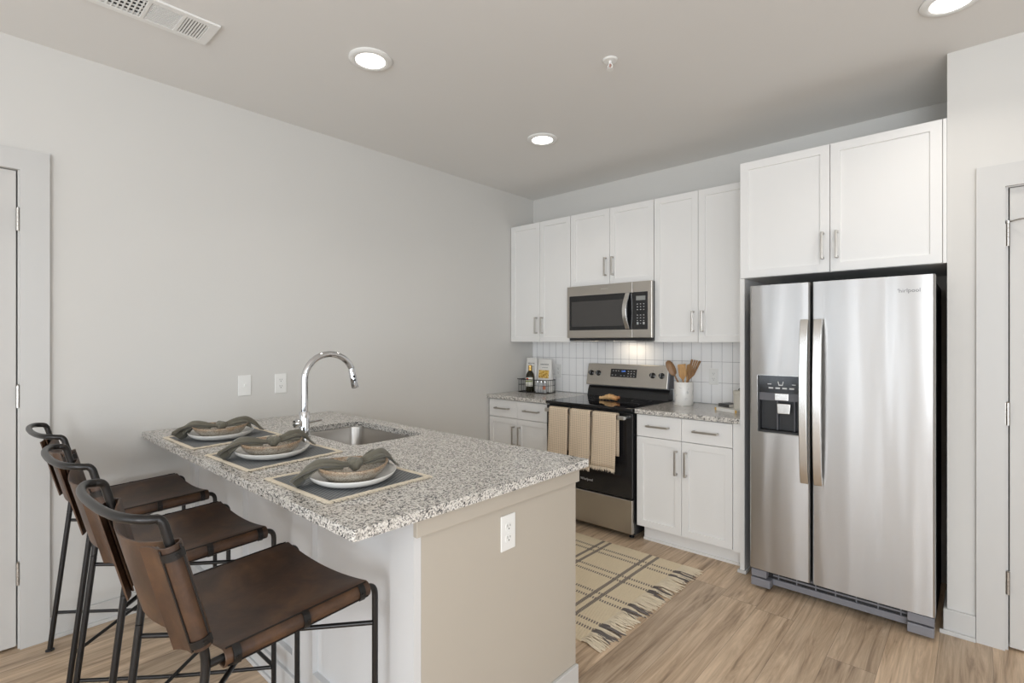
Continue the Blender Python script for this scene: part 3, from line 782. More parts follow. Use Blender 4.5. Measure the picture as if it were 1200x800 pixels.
bm = NB(); A = [bm.verts.new((RX1 - 0.0115, y, z)) for y, z in prof]; B = [bm.verts.new((RX1, y + (0.006 if i < 2 else 0), z)) for i, (y, z) in enumerate(prof)]
bm.faces.new(A); bm.faces.new(B[::-1])
for i in range(4): bm.faces.new((A[i], B[i], B[(i + 1) % 4], A[(i + 1) % 4]))
obj('side_cap', bm, 'darkgrey', t)
sl = math.atan2(yb1 - yb0, zb1 - zb0)
def on_guard(bm, x, z):     # local (x, -y out, z) at the slanted face
    f_ = (z - zb0) / (zb1 - zb0); yy = yb0 + (yb1 - yb0) * f_
    bmesh.ops.rotate(bm, verts=bm.verts, cent=(0, 0, 0), matrix=Matrix.Rotation(-sl, 3, 'X'))
    bmesh.ops.translate(bm, verts=bm.verts, vec=(x, yy, z))
for kx in (0.727, 0.797, 1.296, 1.373):
    bm = NB(); lathe(bm, [(0.023, 0), (0.023, -0.006), (0.0195, -0.008), (0.018, -0.022), (0, -0.023)], (0, 0, 0), 28, axis='y'); box(bm, -0.004, 0.004, -0.028, -0.020, -0.018, 0.018)
    on_guard(bm, kx, 1.108); kb = obj('knob', bm, 'black', t, smooth=True)
    bm = NB(); box(bm, -0.0016, 0.0016, -0.0288, -0.028, -0.016, 0.016); on_guard(bm, kx, 1.108); obj('pointer', bm, 'symbols', kb)
    bm = NB(); box(bm, -0.001, 0.001, -0.0006, 0, 0.033, 0.041); on_guard(bm, kx, 1.108); obj('dial_mark', bm, 'slot', kb)
bm = NB(); box(bm, -0.120, 0.120, -0.002, 0, -0.034, 0.034); on_guard(bm, 1.035, 1.115); dp = obj('display_panel', bm, 'black', t)
bm = NB(); box(bm, -0.02, 0.02, -0.003, -0.002, 0.006, 0.026); on_guard(bm, 1.035, 1.115); obj('clock_window', bm, 'black', dp)
b_ = text_bm('12:05', 0.017, 0.0003); bmesh.ops.rotate(b_, verts=b_.verts, cent=(0, 0, 0), matrix=Matrix.Rotation(PI / 2, 3, 'X')); bmesh.ops.translate(b_, verts=b_.verts, vec=(0, -0.0034, 0.016)); on_guard(b_, 1.035, 1.115); obj('clock_digits', b_, 'digits', dp)
for xx, zz in [(-0.095, 0.018), (-0.07, 0.018), (-0.045, 0.018), (-0.1, -0.018), (-0.07, -0.018), (-0.02, -0.02), (0.01, -0.02)] + [(x_, z_) for x_ in (0.045, 0.072, 0.098) for z_ in (0.018, -0.002, -0.022)]:
    bm = NB(); box(bm, xx - 0.006, xx + 0.006, -0.0026, -0.002, zz - 0.0018, zz + 0.0018); on_guard(bm, 1.035, 1.115); obj('key', bm, 'symbols', dp)
bm = NB(); box(bm, RX0 + 0.004, RX1 - 0.004, -0.660, -0.6255, 0.290, 0.882); od = obj('oven_door', bm, 'black', t, bevel=0.004)
bm = NB(); xy_prism(bm, rrect(RX0 + 0.09, RX1 - 0.09, 0.42, 0.76, 0.012, 4), -0.6612, -0.6601); obj('oven_window', bm, 'glass_black', od)
b_ = text_bm('Whirlpool', 0.026, 0.0003); place_front(b_, 1.06, -0.6605, 0.365); obj('logo', b_, 'symbols', od)
bm = NB(); box(bm, RX0 + 0.03, RX1 - 0.03, -0.722, -0.700, 0.838, 0.866)
for xx in (RX0 + 0.05, RX1 - 0.05): box(bm, xx - 0.018, xx + 0.018, -0.7005, -0.6605, 0.841, 0.863)
obj('handle', bm, 'handle_steel', od, bevel=0.005)
bm = NB(); box(bm, RX0 + 0.004, RX1 - 0.004, -0.658, -0.6255, 0.045, 0.280); obj('drawer', bm, 'steel_flat', t, bevel=0.005)

# towels over the handle
def towel(x0, x1, zb, label, seed, zb_back):
    rnd = random.Random(seed)
    t = thing('dish_towel', label, 'towel', ((x0 + x1) / 2, -0.73, 0.87), 0, 'woven towels on the oven handle')
    prof = []
    yf, yb_, top = -0.731, -0.692, 0.872
    for k in range(15): prof.append((0, zb + (top - zb) * k / 14))
    n1 = len(prof)
    for k in range(1, 8): a = PI * k / 8; prof.append((1, a))
    n2 = len(prof)
    for k in range(10): prof.append((2, top - (top - zb_back) * k / 9))
    K = 14; rows = []
    p1, p2 = rnd.uniform(0, 6), rnd.uniform(0, 6)
    for kind, q in prof:
        row = []
        for k in range(K):
            s = k / (K - 1); x = x0 + (x1 - x0) * s
            if kind == 0:
                drop = (top - q) / (top - zb); y = yf - 0.004 * drop + 0.006 * drop * (math.sin(s * 7 + p1 + drop * 2) - 1.0) ; z = q
                x += (0.010 * drop * (s - 0.5)) - 0.008 * drop
            elif kind == 1: y = (yf + yb_) / 2 - (yb_ - yf) / 2 * math.cos(q); z = top + 0.008 * math.sin(q)
            else: y = yb_; z = q
            row.append((x, y, z))
        rows.append(row)
    bm = NB(); sheet(bm, rows, 0.006); obj('cloth', bm, 'towel', t, smooth='all')
    bm = NB(); r0 = rows[0]
    for k in range(38):
        s = k / 37; i = min(int(s * (K - 1)), K - 2); f_ = s * (K - 1) - i
        p = Vector(r0[i]).lerp(Vector(r0[i + 1]), f_)
        L = rnd.uniform(0.020, 0.032); dx = rnd.uniform(-0.006, 0.006)
        tube(bm, [p + Vector((0, 0, 0.004)), p + Vector((dx * 0.4, -0.003, -L * 0.5)), p + Vector((dx, rnd.uniform(-0.004, 0.003), -L))], [0.0022, 0.0026, 0.0012], 5)
    obj('fringe', bm, 'towel_fringe', t, smooth=True, kind='stuff')
towel(0.766, 0.940, 0.50, 'beige waffle weave towel hanging leftmost on the oven handle', 1, 0.56)
towel(0.964, 1.138, 0.475, 'beige waffle weave towel hanging in the middle of the oven handle', 2, 0.55)
towel(1.160, 1.350, 0.500, 'beige waffle weave towel hanging rightmost on the oven handle, fringe in full view', 3, 0.58)

# carved wood piece on the cooktop
bm = NB()
pts = spline([(-0.085, -0.01, 0.014), (-0.055, -0.006, 0.016), (-0.02, 0, 0.024), (0.02, 0.004, 0.026), (0.055, 0.006, 0.022), (0.085, 0.010, 0.027)], 5)
rr = [0.012 + 0.011 * math.exp(-((i / (len(pts) - 1) - 0.5) / 0.22) ** 2) + 0.002 * math.sin(i * 1.7) for i in range(len(pts))]
tube(bm, pts, rr, 14)
tube(bm, spline([(0.02, -0.004, 0.018), (0.055, -0.014, 0.013), (0.082, -0.024, 0.010)], 4), [0.012, 0.012, 0.011, 0.011, 0.010, 0.009, 0.008, 0.007, 0.005], 10)
o = obj('wood_ornament', bm, 'drift', smooth='all'); o.location = (1.06, -0.34, 0.9172)
tag(o, 'small tan and rust brown piece of wood lying on the black cooktop', 'ornament')

# ------------------------------------------------------------------ refrigerator
t = thing('refrigerator', 'tall stainless side-by-side refrigerator with dispenser in its left door', 'refrigerator', (2.65, -0.4, 0))
FX0, FX1, FY = 2.245, 3.048, -0.800
bm = NB(); box(bm, FX0 + 0.012, FX1 - 0.008, -0.735, -0.05, 0.03, 1.672); box(bm, FX0 + 0.03, FX0 + 0.10, -0.76, -0.66, 1.6725, 1.69); box(bm, FX1 - 0.10, FX1 - 0.03, -0.76, -0.66, 1.6725, 1.69)
for xx in (FX0 + 0.06, FX1 - 0.06):
    for yy in (-0.66, -0.12): lathe(bm, [(0, 0), (0.018, 0), (0.018, 0.031)], (xx, yy, 0), 12)
obj('body', bm, 'blackmat', t, bevel=0.002)
XS = 2.549
def curved_door(x0, x1, hole=None):
    bm = NB(); z0, z1 = 0.118, 1.688
    bow = lambda x: 0.0035 * (1 - ((x - (x0 + x1) / 2) / ((x1 - x0) / 2)) ** 2)
    n = 14; xs = [x0 + (x1 - x0) * k / n for k in range(n + 1)]; zs = [z0, z1]
    if hole:
        xs = sorted(set([x for x in xs if not (abs(x - hole[0]) < 0.008 or abs(x - hole[1]) < 0.008)] + [hole[0], hole[1]])); zs = [z0, hole[2], hole[3], z1]
    ed = lambda x: 0.010 * max(0, 1 - min(x - x0, x1 - x) / 0.010) ** 2
    extra = [x0 + 0.003, x0 + 0.008, x1 - 0.003, x1 - 0.008]; xs = sorted(xs + extra)
    V = [[bm.verts.new((x, FY - bow(x) + ed(x), z)) for z in zs] for x in xs]
    Bk = [[bm.verts.new((x, -0.738, z)) for z in zs] for x in xs]
    for i in range(len(xs) - 1):
        for k in range(len(zs) - 1):
            inside = hole and hole[0] - 1e-6 <= xs[i] and xs[i + 1] <= hole[1] + 1e-6 and k == 1
            if not inside: bm.faces.new((V[i][k], V[i + 1][k], V[i + 1][k + 1], V[i][k + 1]))
            bm.faces.new((Bk[i][k], Bk[i][k + 1], Bk[i + 1][k + 1], Bk[i + 1][k]))
        bm.faces.new((V[i][0], Bk[i][0], Bk[i + 1][0], V[i + 1][0])); bm.faces.new((V[i][-1], V[i + 1][-1], Bk[i + 1][-1], Bk[i][-1]))
    for k in range(len(zs) - 1):
        bm.faces.new((V[0][k], V[0][k + 1], Bk[0][k + 1], Bk[0][k])); bm.faces.new((V[-1][k], Bk[-1][k], Bk[-1][k + 1], V[-1][k + 1]))
    return bm
HX0, HX1, HZ0, HZ1 = 2.290, 2.515, 0.882, 1.192
dL = obj('door', curved_door(FX0, XS - 0.005, (HX0, HX1, HZ0, HZ1)), 'steel', t, smooth=True)
dR = obj('door', curved_door(XS + 0.005, FX1), 'steel', t, smooth=True)
for d_, hx, s in ((dL, 2.524, -1), (dR, 2.586, 1)):
    bm = NB(); rows = []
    for k in range(19):
        q = k / 18; zz = 0.642 + q * (1.492 - 0.642); bow = math.sin(PI * q) ** 0.6
        rows.append([(hx - 0.019, FY - 0.026 - 0.034 * bow, zz), (hx + 0.019, FY - 0.026 - 0.034 * bow, zz)])
    sheet(bm, rows, 0.016)
    for zz in (0.66, 1.474): box(bm, hx - 0.012, hx + 0.012, FY - 0.030, FY - 0.003, zz - 0.014, zz + 0.014)
    obj('handle', bm, 'handle_steel', d_, smooth=True, bevel=0.003)
# dispenser
bm = NB(); dy = 0.050; y_ = FY - 0.002
box(bm, HX0 + .0005, HX0 + 0.006, y_ - 0.001, y_ + dy, HZ0 + .0005, HZ1 - .0005); box(bm, HX1 - 0.006, HX1 - .0005, y_ - 0.001, y_ + dy, HZ0 + .0005, HZ1 - .0005)
box(bm, HX0 + .006, HX1 - .006, y_ - 0.001, y_ + dy, HZ0 + .0005, HZ0 + 0.012); box(bm, HX0 + .006, HX1 - .006, y_ + dy - 0.004, y_ + dy, HZ0 + .012, HZ1 - .0005)
dsp = obj('dispenser', bm, 'blackmat', t, bevel=0.001)
bm = NB(); box(bm, HX0 + 0.006, HX1 - 0.006, y_ - 0.002, y_ + 0.03, HZ1 - 0.092, HZ1 - 0.001); obj('control_panel', bm, 'black', dsp)
bm = NB(); box(bm, HX0 + 0.0062, HX1 - 0.0062, y_ + 0.004, y_ + 0.03, HZ1 - 0.135, HZ1 - 0.093); obj('light_bar', bm, 'darkgrey', dsp)
bm = NB()
for k in range(4): box(bm, HX0 + 0.055 + k * 0.034, HX0 + 0.078 + k * 0.034, y_ - 0.0026, y_ - 0.002, HZ1 - 0.070, HZ1 - 0.062)
for k in (0, 3): box(bm, HX0 + 0.05 + k * 0.04, HX0 + 0.068 + k * 0.04, y_ - 0.0026, y_ - 0.002, HZ1 - 0.047, HZ1 - 0.043)
xy_prism(bm, [(HX0 + 0.105, HZ1 - 0.052), (HX0 + 0.125, HZ1 - 0.052), (HX0 + 0.130, HZ1 - 0.030), (HX0 + 0.126, HZ1 - 0.030), (HX0 + 0.122, HZ1 - 0.047), (HX0 + 0.108, HZ1 - 0.047), (HX0 + 0.104, HZ1 - 0.030), (HX0 + 0.100, HZ1 - 0.030)], y_ - 0.0026, y_ - 0.002)
obj('symbols', bm, 'symbols', dsp)
bm = NB(); box(bm, HX0 + 0.085, HX0 + 0.152, y_ - 0.002, y_ + 0.0035, HZ1 - 0.132, HZ1 - 0.094); obj('ice_chute', bm, 'handle_steel', dsp, bevel=0.002)
bm = NB(); xy_prism(bm, [(HX0 + 0.095, HZ1 - 0.205), (HX0 + 0.155, HZ1 - 0.205), (HX0 + 0.160, HZ1 - 0.150), (HX0 + 0.092, HZ1 - 0.150)], y_ + 0.010, y_ + 0.022); obj('paddle', bm, 'handle_steel', dsp, bevel=0.003)
bm = NB(); box(bm, HX0 + 0.09, HX0 + 0.095, y_ + 0.022, y_ + 0.045, HZ0 + 0.0125, HZ1 - 0.136); box(bm, HX0 + 0.175, HX0 + 0.18, y_ + 0.022, y_ + 0.045, HZ0 + 0.0125, HZ1 - 0.136); obj('rail', bm, 'darkgrey', dsp)
bm = NB(); f0 = rrect(HX0 - 0.003, HX1 + 0.003, HZ0 - 0.003, HZ1 + 0.003, 0.008, 3)
tube(bm, [(x, FY - 0.0035, z) for x, z in f0], 0.0022, 6, closed=True); obj('bezel', bm, 'handle_steel', dsp, smooth=True)
b_ = text_bm('Whirlpool', 0.026, 0.0006); place_front(b_, 2.942, FY - 0.0022, 1.6175); obj('logo', b_, M['darkgrey'], dR)
# base grille
bm = NB(); box(bm, FX0 + 0.105, FX1 - 0.105, -0.745, -0.7355, 0.03, 0.062); box(bm, FX0 + 0.105, FX1 - 0.105, -0.741, -0.7355, 0.076, 0.084); box(bm, FX0 + 0.105, FX1 - 0.105, -0.741, -0.7355, 0.096, 0.108)
for k in range(7): xx = FX0 + 0.13 + k * 0.09; box(bm, xx, xx + 0.005, -0.740, -0.7355, 0.062, 0.096)
obj('grille', bm, 'greyplastic', t)
for a, b in ((FX0 + 0.004, FX0 + 0.103), (FX1 - 0.103, FX1 - 0.004)):
    bm = NB(); box(bm, a, b, -0.790, -0.7355, 0.018, 0.062); box(bm, a, b - 0.02 if a < 2.5 else b, -0.785, -0.7355, 0.068, 0.108); obj('foot_cover', bm, 'greyplastic', t, bevel=0.003)

# ------------------------------------------------------------------ ceiling fixtures
def ceiling_light(x, y, label):
    t = thing('ceiling_light', label, 'ceiling light', (x, y, H), 0, 'recessed disc ceiling lights')
    bm = NB(); lathe(bm, [(0.101, -0.0005), (0.102, -0.006), (0.096, -0.011), (0.078, -0.014), (0.070, -0.011), (0.068, -0.0005)], (0, 0, 0), 48); obj('trim_ring', bm, 'plastic', t, smooth=True, world=False)
    bm = NB(); lathe(bm, [(0.0675, -0.0005), (0.0675, -0.010), (0.04, -0.013), (0, -0.014)], (0, 0, 0), 48); obj('lens', bm, 'lens', t, smooth=True, world=False)
    l = bpy.data.lights.new('downlight', 'AREA'); l.shape = 'DISK'; l.size = 0.13; l.energy = 2.3; l.color = (1.0, 0.93, 0.85); l.spread = math.radians(125)
    o = bpy.data.objects.new('downlight', l); o.location = (x, y, H - 0.016); C.objects.link(o)
ceiling_light(1.020, -2.450, 'round recessed ceiling light nearest the air vent')
ceiling_light(1.020, -1.130, 'round recessed ceiling light closest to the upper cabinets')
ceiling_light(3.113, -1.130, 'round ceiling light cut off by the top edge, near the right wall')
# vent
VX, VY, VA = 0.671, -3.262, math.radians(0)
t = thing('ceiling_vent', 'white rectangular three-panel air register on the ceiling', 'air vent', (0.670, -3.265, H))
vx0, vx1, vy0, vy1 = 0.570, 0.772, -3.50, -3.029
panels = [(-3.440, -3.285), (-3.270, -3.165), (-3.150, -3.066)]
bm = NB(); slab(bm, [(vx0, vy0), (vx1, vy0), (vx1, vy1), (vx0, vy1)], [[(0.600, a), (0.600, b), (0.742, b), (0.742, a)] for a, b in panels], H - 0.010, H - 0.0005); obj('frame', bm, 'plastic', t, bevel=0.002)
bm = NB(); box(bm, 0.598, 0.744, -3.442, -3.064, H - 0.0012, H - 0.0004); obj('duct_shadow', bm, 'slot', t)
bm = NB(); a, b = panels[0]
for k in range(9): yy = a + (b - a) * (k + 0.5) / 9; box(bm, 0.6005, 0.7415, yy - 0.0025, yy + 0.0025, H - 0.009, H - 0.003)
for k in range(5): xx = 0.600 + 0.142 * (k + 0.5) / 5; box(bm, xx - 0.002, xx + 0.002, a + .0005, b - .0005, H - 0.0085, H - 0.0035)
obj('louver', bm, 'plastic', t)
bm = NB(); a, b = panels[1]
for k in range(12): xx = 0.6015 + 0.140 * (k + 0.5) / 12; box(bm, xx - 0.0026, xx + 0.0026, a + .0005, b - .0005, H - 0.009, H - 0.004)
obj('louver', bm, 'plastic', t)
bm = NB(); a, b = panels[2]
for k in range(8): yy = a + (b - a) * (k + 0.5) / 8; box(bm, 0.6005, 0.7415, yy - 0.0030, yy + 0.0030, H - 0.009, H - 0.003)
obj('louver', bm, 'plastic', t)
# sprinkler
t = thing('fire_sprinkler', 'small white pendant fire sprinkler on the ceiling', 'sprinkler', (1.873, -1.666, H))
bm = NB(); lathe(bm, [(0.036, -0.0004), (0.036, -0.004), (0.030, -0.008), (0.022, -0.006), (0.012, -0.008), (0, -0.008)], (0, 0, 0), 28); obj('escutcheon', bm, 'plastic', t, smooth=True, world=False)
bm = NB(); tube(bm, [(0, 0, -0.008), (0, 0, -0.022)], 0.008, 12)
for s in (-1, 1): tube(bm, spline([(s * 0.006, 0, -0.02), (s * 0.013, 0, -0.032), (s * 0.003, 0, -0.046)], 5), 0.0022, 8)
lathe(bm, [(0, -0.045), (0.016, -0.046), (0.017, -0.048), (0, -0.050)], (0, 0, 0), 20); sp_ = obj('head', bm, 'plastic', t, smooth=True, world=False)
bm = NB(); tube(bm, [(0, 0, -0.022), (0, 0, -0.0445)], 0.0016, 8); obj('bulb', bm, 'red', t, smooth=True, world=False)

# ------------------------------------------------------------------ place settings
def mat_corners(c, seed, label):
    """c: four corners front-left, front-right, back-right, back-left in world x,y"""
    rnd = random.Random(seed); zc = 0.9145
    cx_ = sum(p[0] for p in c) / 4; cy_ = sum(p[1] for p in c) / 4
    t = thing('placemat', label, 'placemat', (cx_, cy_, 0.914), 0, 'charcoal placemats with cream fringe')
    n = 16; rows = []
    P = [Vector((x, y, 0)) for x, y in c]
    def at(u, v): return (P[0] * (1 - u) + P[1] * u) * (1 - v) + (P[3] * (1 - u) + P[2] * u) * v
    inset = 0.035
    for i in range(n + 1):
        row = []
        for k in range(n + 1):
            u = inset + (1 - 2 * inset) * i / n; v = 0.03 + 0.94 * k / n
            p = at(u, v); row.append((p.x, p.y, zc + 0.0016 + 0.0006 * math.sin(i * 1.3 + k * 0.9)))
        rows.append(row)
    bm = NB(); sheet(bm, rows, 0.0022); obj('cloth', bm, 'mat_cloth', t, smooth=True)
    bm = NB()     # fringed hems: bundles of short threads on all four sides
    for side in range(4):
        a, b = P[side], P[(side + 1) % 4]; L = (b - a).length; out = Vector(((b - a).y, -(b - a).x, 0)).normalized()
        wide = side in (1, 3)
        m = int(L / 0.0042)
        for k in range(m):
            s = (k + 0.5) / m
            p = a.lerp(b, s) - out * 0.012 + Vector((0, 0, zc + 0.0022)); ln = 0.016 if not wide else 0.022
            w_ = rnd.uniform(-0.004, 0.004); tan = (b - a).normalized()
            tube(bm, [p - out * 0.004, p + out * ln * 0.5 + tan * w_ * 0.5 + Vector((0, 0, rnd.uniform(0, 0.0022))), p + out * ln * rnd.uniform(0.8, 1.05) + tan * w_], [0.0018, 0.0023, 0.0014], 5)
        q = [a.lerp(b, s / 24) - out * (0.007 + rnd.uniform(-0.0015, 0.0015)) + Vector((0, 0, zc + 0.0035)) for s in range(25)]
        tube(bm, q, [0.0028 + rnd.uniform(-0.0008, 0.0012) for _ in q], 6)
    obj('fringe', bm, 'mat_fringe', t, smooth=True, kind='stuff')
mats = [([(1.413, -3.104), (1.812, -3.092), (1.800, -2.706), (1.405, -2.715)], 'charcoal placemat with cream fringe nearest the open end of the peninsula'),
        ([(0.866, -3.118), (1.262, -3.105), (1.210, -2.705), (0.815, -2.715)], 'charcoal placemat with cream fringe in the middle of the three'),
        ([(0.290, -3.124), (0.695, -3.117), (0.630, -2.706), (0.235, -2.716)], 'charcoal placemat with cream fringe closest to the left wall')]
for i, (c, lb) in enumerate(mats): mat_corners(c, 10 + i, lb)
PZ = 0.9181
def make_setting(cx_, cy_, rz, names, first=None):
    out = []
    if first is None:
        bm = NB(); lathe(bm, [(0, 0.003), (0.084, 0.003), (0.088, 0.0), (0.096, 0.0006), (0.116, 0.006), (0.132, 0.015), (0.1405, 0.0265), (0.1405, 0.029), (0.137, 0.0285), (0.127, 0.0185), (0.112, 0.0115), (0.095, 0.009), (0, 0.0085)], (0, 0, 0), 64)
        for v in bm.verts: rr_ = v.co.xy.length; v.co.z += 0.0055 * max(0, (rr_ - 0.09) / 0.05) ** 1.5 * (0.5 + 0.5 * math.cos(2 * (math.atan2(v.co.y, v.co.x) - 1.03)))
        p = obj('dinner_plate', bm, 'plate', smooth='all')
        bm = NB(); lathe(bm, [(0, 0.003), (0.055, 0.003), (0.060, 0.0), (0.072, 0.001), (0.098, 0.020), (0.112, 0.040), (0.1175, 0.050), (0.1155, 0.052), (0.109, 0.043), (0.094, 0.024), (0.072, 0.009), (0, 0.007)], (0, 0, 0), 64)
        for v in bm.verts: v.co.z += (v.co.z / 0.05) ** 2 * (0.0075 * (0.5 + 0.5 * math.cos(2 * (math.atan2(v.co.y, v.co.x) - 1.03))) - 0.004)
        b = obj('bowl', bm, 'bowl', smooth='all')
        n = napkin()
    else:
        p, b, n = (o.copy() for o in first)
        for o in (p, b, n): C.objects.link(o)
    p.location = (cx_, cy_, PZ); b.location = (cx_ + 0.004, cy_ - 0.006, PZ + 0.0095); n.location = (cx_, cy_, PZ)
    for o in (p, b, n): o.rotation_euler = (0, 0, rz)
    tag(p, names[0], 'plate', 'white dinner plates'); tag(b, names[1], 'bowl', 'speckled stoneware bowls'); tag(n, names[2], 'napkin', 'knotted olive napkins')
    return (p, b, n)
def ribbon(bm, path, widths, folds, ph, thick=0.0026, sub=5, roll=None):
    """folded cloth strip: wavy cross-section swept along a spline"""
    pts = spline(path, sub); N = len(pts); K = 13; rows = []
    def interp(arr, s):
        q = s * (len(arr) - 1); i = min(int(q), len(arr) - 2); return arr[i] * (1 - q + i) + arr[i + 1] * (q - i)
    for i, p in enumerate(pts):
        s = i / (N - 1); T = (pts[min(i + 1, N - 1)] - pts[max(i - 1, 0)]).normalized()
        side = T.cross(Vector((0, 0, 1))); side = side.normalized() if side.length > 0.2 else Vector((1, 0, 0))
        up = side.cross(T).normalized()
        ro = interp(roll, s) if roll else 0.0
        sd = side * math.cos(ro) + up * math.sin(ro); upv = up * math.cos(ro) - side * math.sin(ro)
        w_ = interp(widths, s); fo = interp(folds, s); row = []
        for k in range(K):
            u = k / (K - 1) * 2 - 1
            z = fo * (math.sin(u * 5.4 + ph + s * 2.2) * 0.65 + (1 - abs(u)) * 0.9)
            row.append(p + sd * (w_ * u) + upv * z)
        rows.append(row)
    sheet(bm, rows, thick)
def napkin():
    bm = NB()
    # left tail: opens out on the mat, rises over the bowl rim and narrows towards the knot
    ribbon(bm, [(-0.052, -0.178, 0.014), (-0.046, -0.166, 0.024), (-0.034, -0.142, 0.046), (-0.020, -0.114, 0.064), (-0.004, -0.080, 0.064), (0.008, -0.045, 0.057), (0.014, -0.014, 0.055)], [0.030, 0.046, 0.047, 0.034, 0.024, 0.018, 0.012], [0.002, 0.007, 0.013, 0.015, 0.013, 0.010, 0.008], 0.4, roll=[0.75, 0.65, 0.45, 0.2, 0.1, 0, 0])
    ribbon(bm, [(-0.040, -0.150, 0.030), (-0.028, -0.118, 0.058), (-0.008, -0.084, 0.060), (0.008, -0.045, 0.052)], [0.012, 0.030, 0.026, 0.014], [0.004, 0.010, 0.010, 0.006], 2.0, roll=[-0.2, -0.3, -0.35, -0.2])
    # right tail: two loose folds over the rim, one dropping to the plate edge
    ribbon(bm, [(0.016, 0.010, 0.057), (0.020, 0.036, 0.064), (0.018, 0.068, 0.072), (0.010, 0.100, 0.073), (0.000, 0.128, 0.062), (-0.006, 0.152, 0.046), (-0.008, 0.172, 0.028), (-0.006, 0.192, 0.014)], [0.013, 0.022, 0.030, 0.034, 0.034, 0.030, 0.022, 0.008], [0.008, 0.012, 0.014, 0.014, 0.011, 0.007, 0.003, 0.001], 1.2, roll=[0, -0.15, -0.25, -0.4, -0.5, -0.5, -0.4, -0.2])
    ribbon(bm, [(0.018, 0.014, 0.054), (0.030, 0.044, 0.058), (0.036, 0.078, 0.064), (0.030, 0.106, 0.058), (0.022, 0.124, 0.040)], [0.010, 0.016, 0.020, 0.018, 0.008], [0.006, 0.009, 0.010, 0.007, 0.003], 2.6, roll=[-0.2, -0.5, -0.7, -0.8, -0.8])
    # knot
    kp = [Vector((0.016, -0.004, 0.058)) + Vector((0.017 * math.cos(a), 0.007 * math.sin(2 * a), 0.012 * math.sin(a))) for a in [2 * PI * k / 16 for k in range(16)]]
    tube(bm, kp, [0.0125 + 0.003 * math.sin(k * 1.3) for k in range(16)], 12, closed=True)
    tube(bm, spline([(0.010, -0.024, 0.055), (0.018, -0.004, 0.062), (0.018, 0.016, 0.057)], 5), [0.010, 0.013, 0.016, 0.017, 0.018, 0.018, 0.018, 0.017, 0.016, 0.013, 0.010], 12)
    return obj('napkin', bm, 'napkin', smooth='all')
s0 = make_setting(1.650, -2.915, 0.05, ('white dinner plate at the setting nearest the open end of the counter', 'speckled brown bowl at the setting nearest the open end of the counter', 'knotted olive napkin at the setting nearest the open end of the counter'))
make_setting(1.068, -2.935, 0.08, ('white dinner plate at the middle place setting', 'speckled brown bowl at the middle place setting', 'knotted olive napkin at the middle place setting'), s0)
make_setting(0.492, -2.935, -0.12, ('white dinner plate at the setting next to the left wall', 'speckled brown bowl at the setting next to the left wall', 'knotted olive napkin at the setting next to the left wall'), s0)

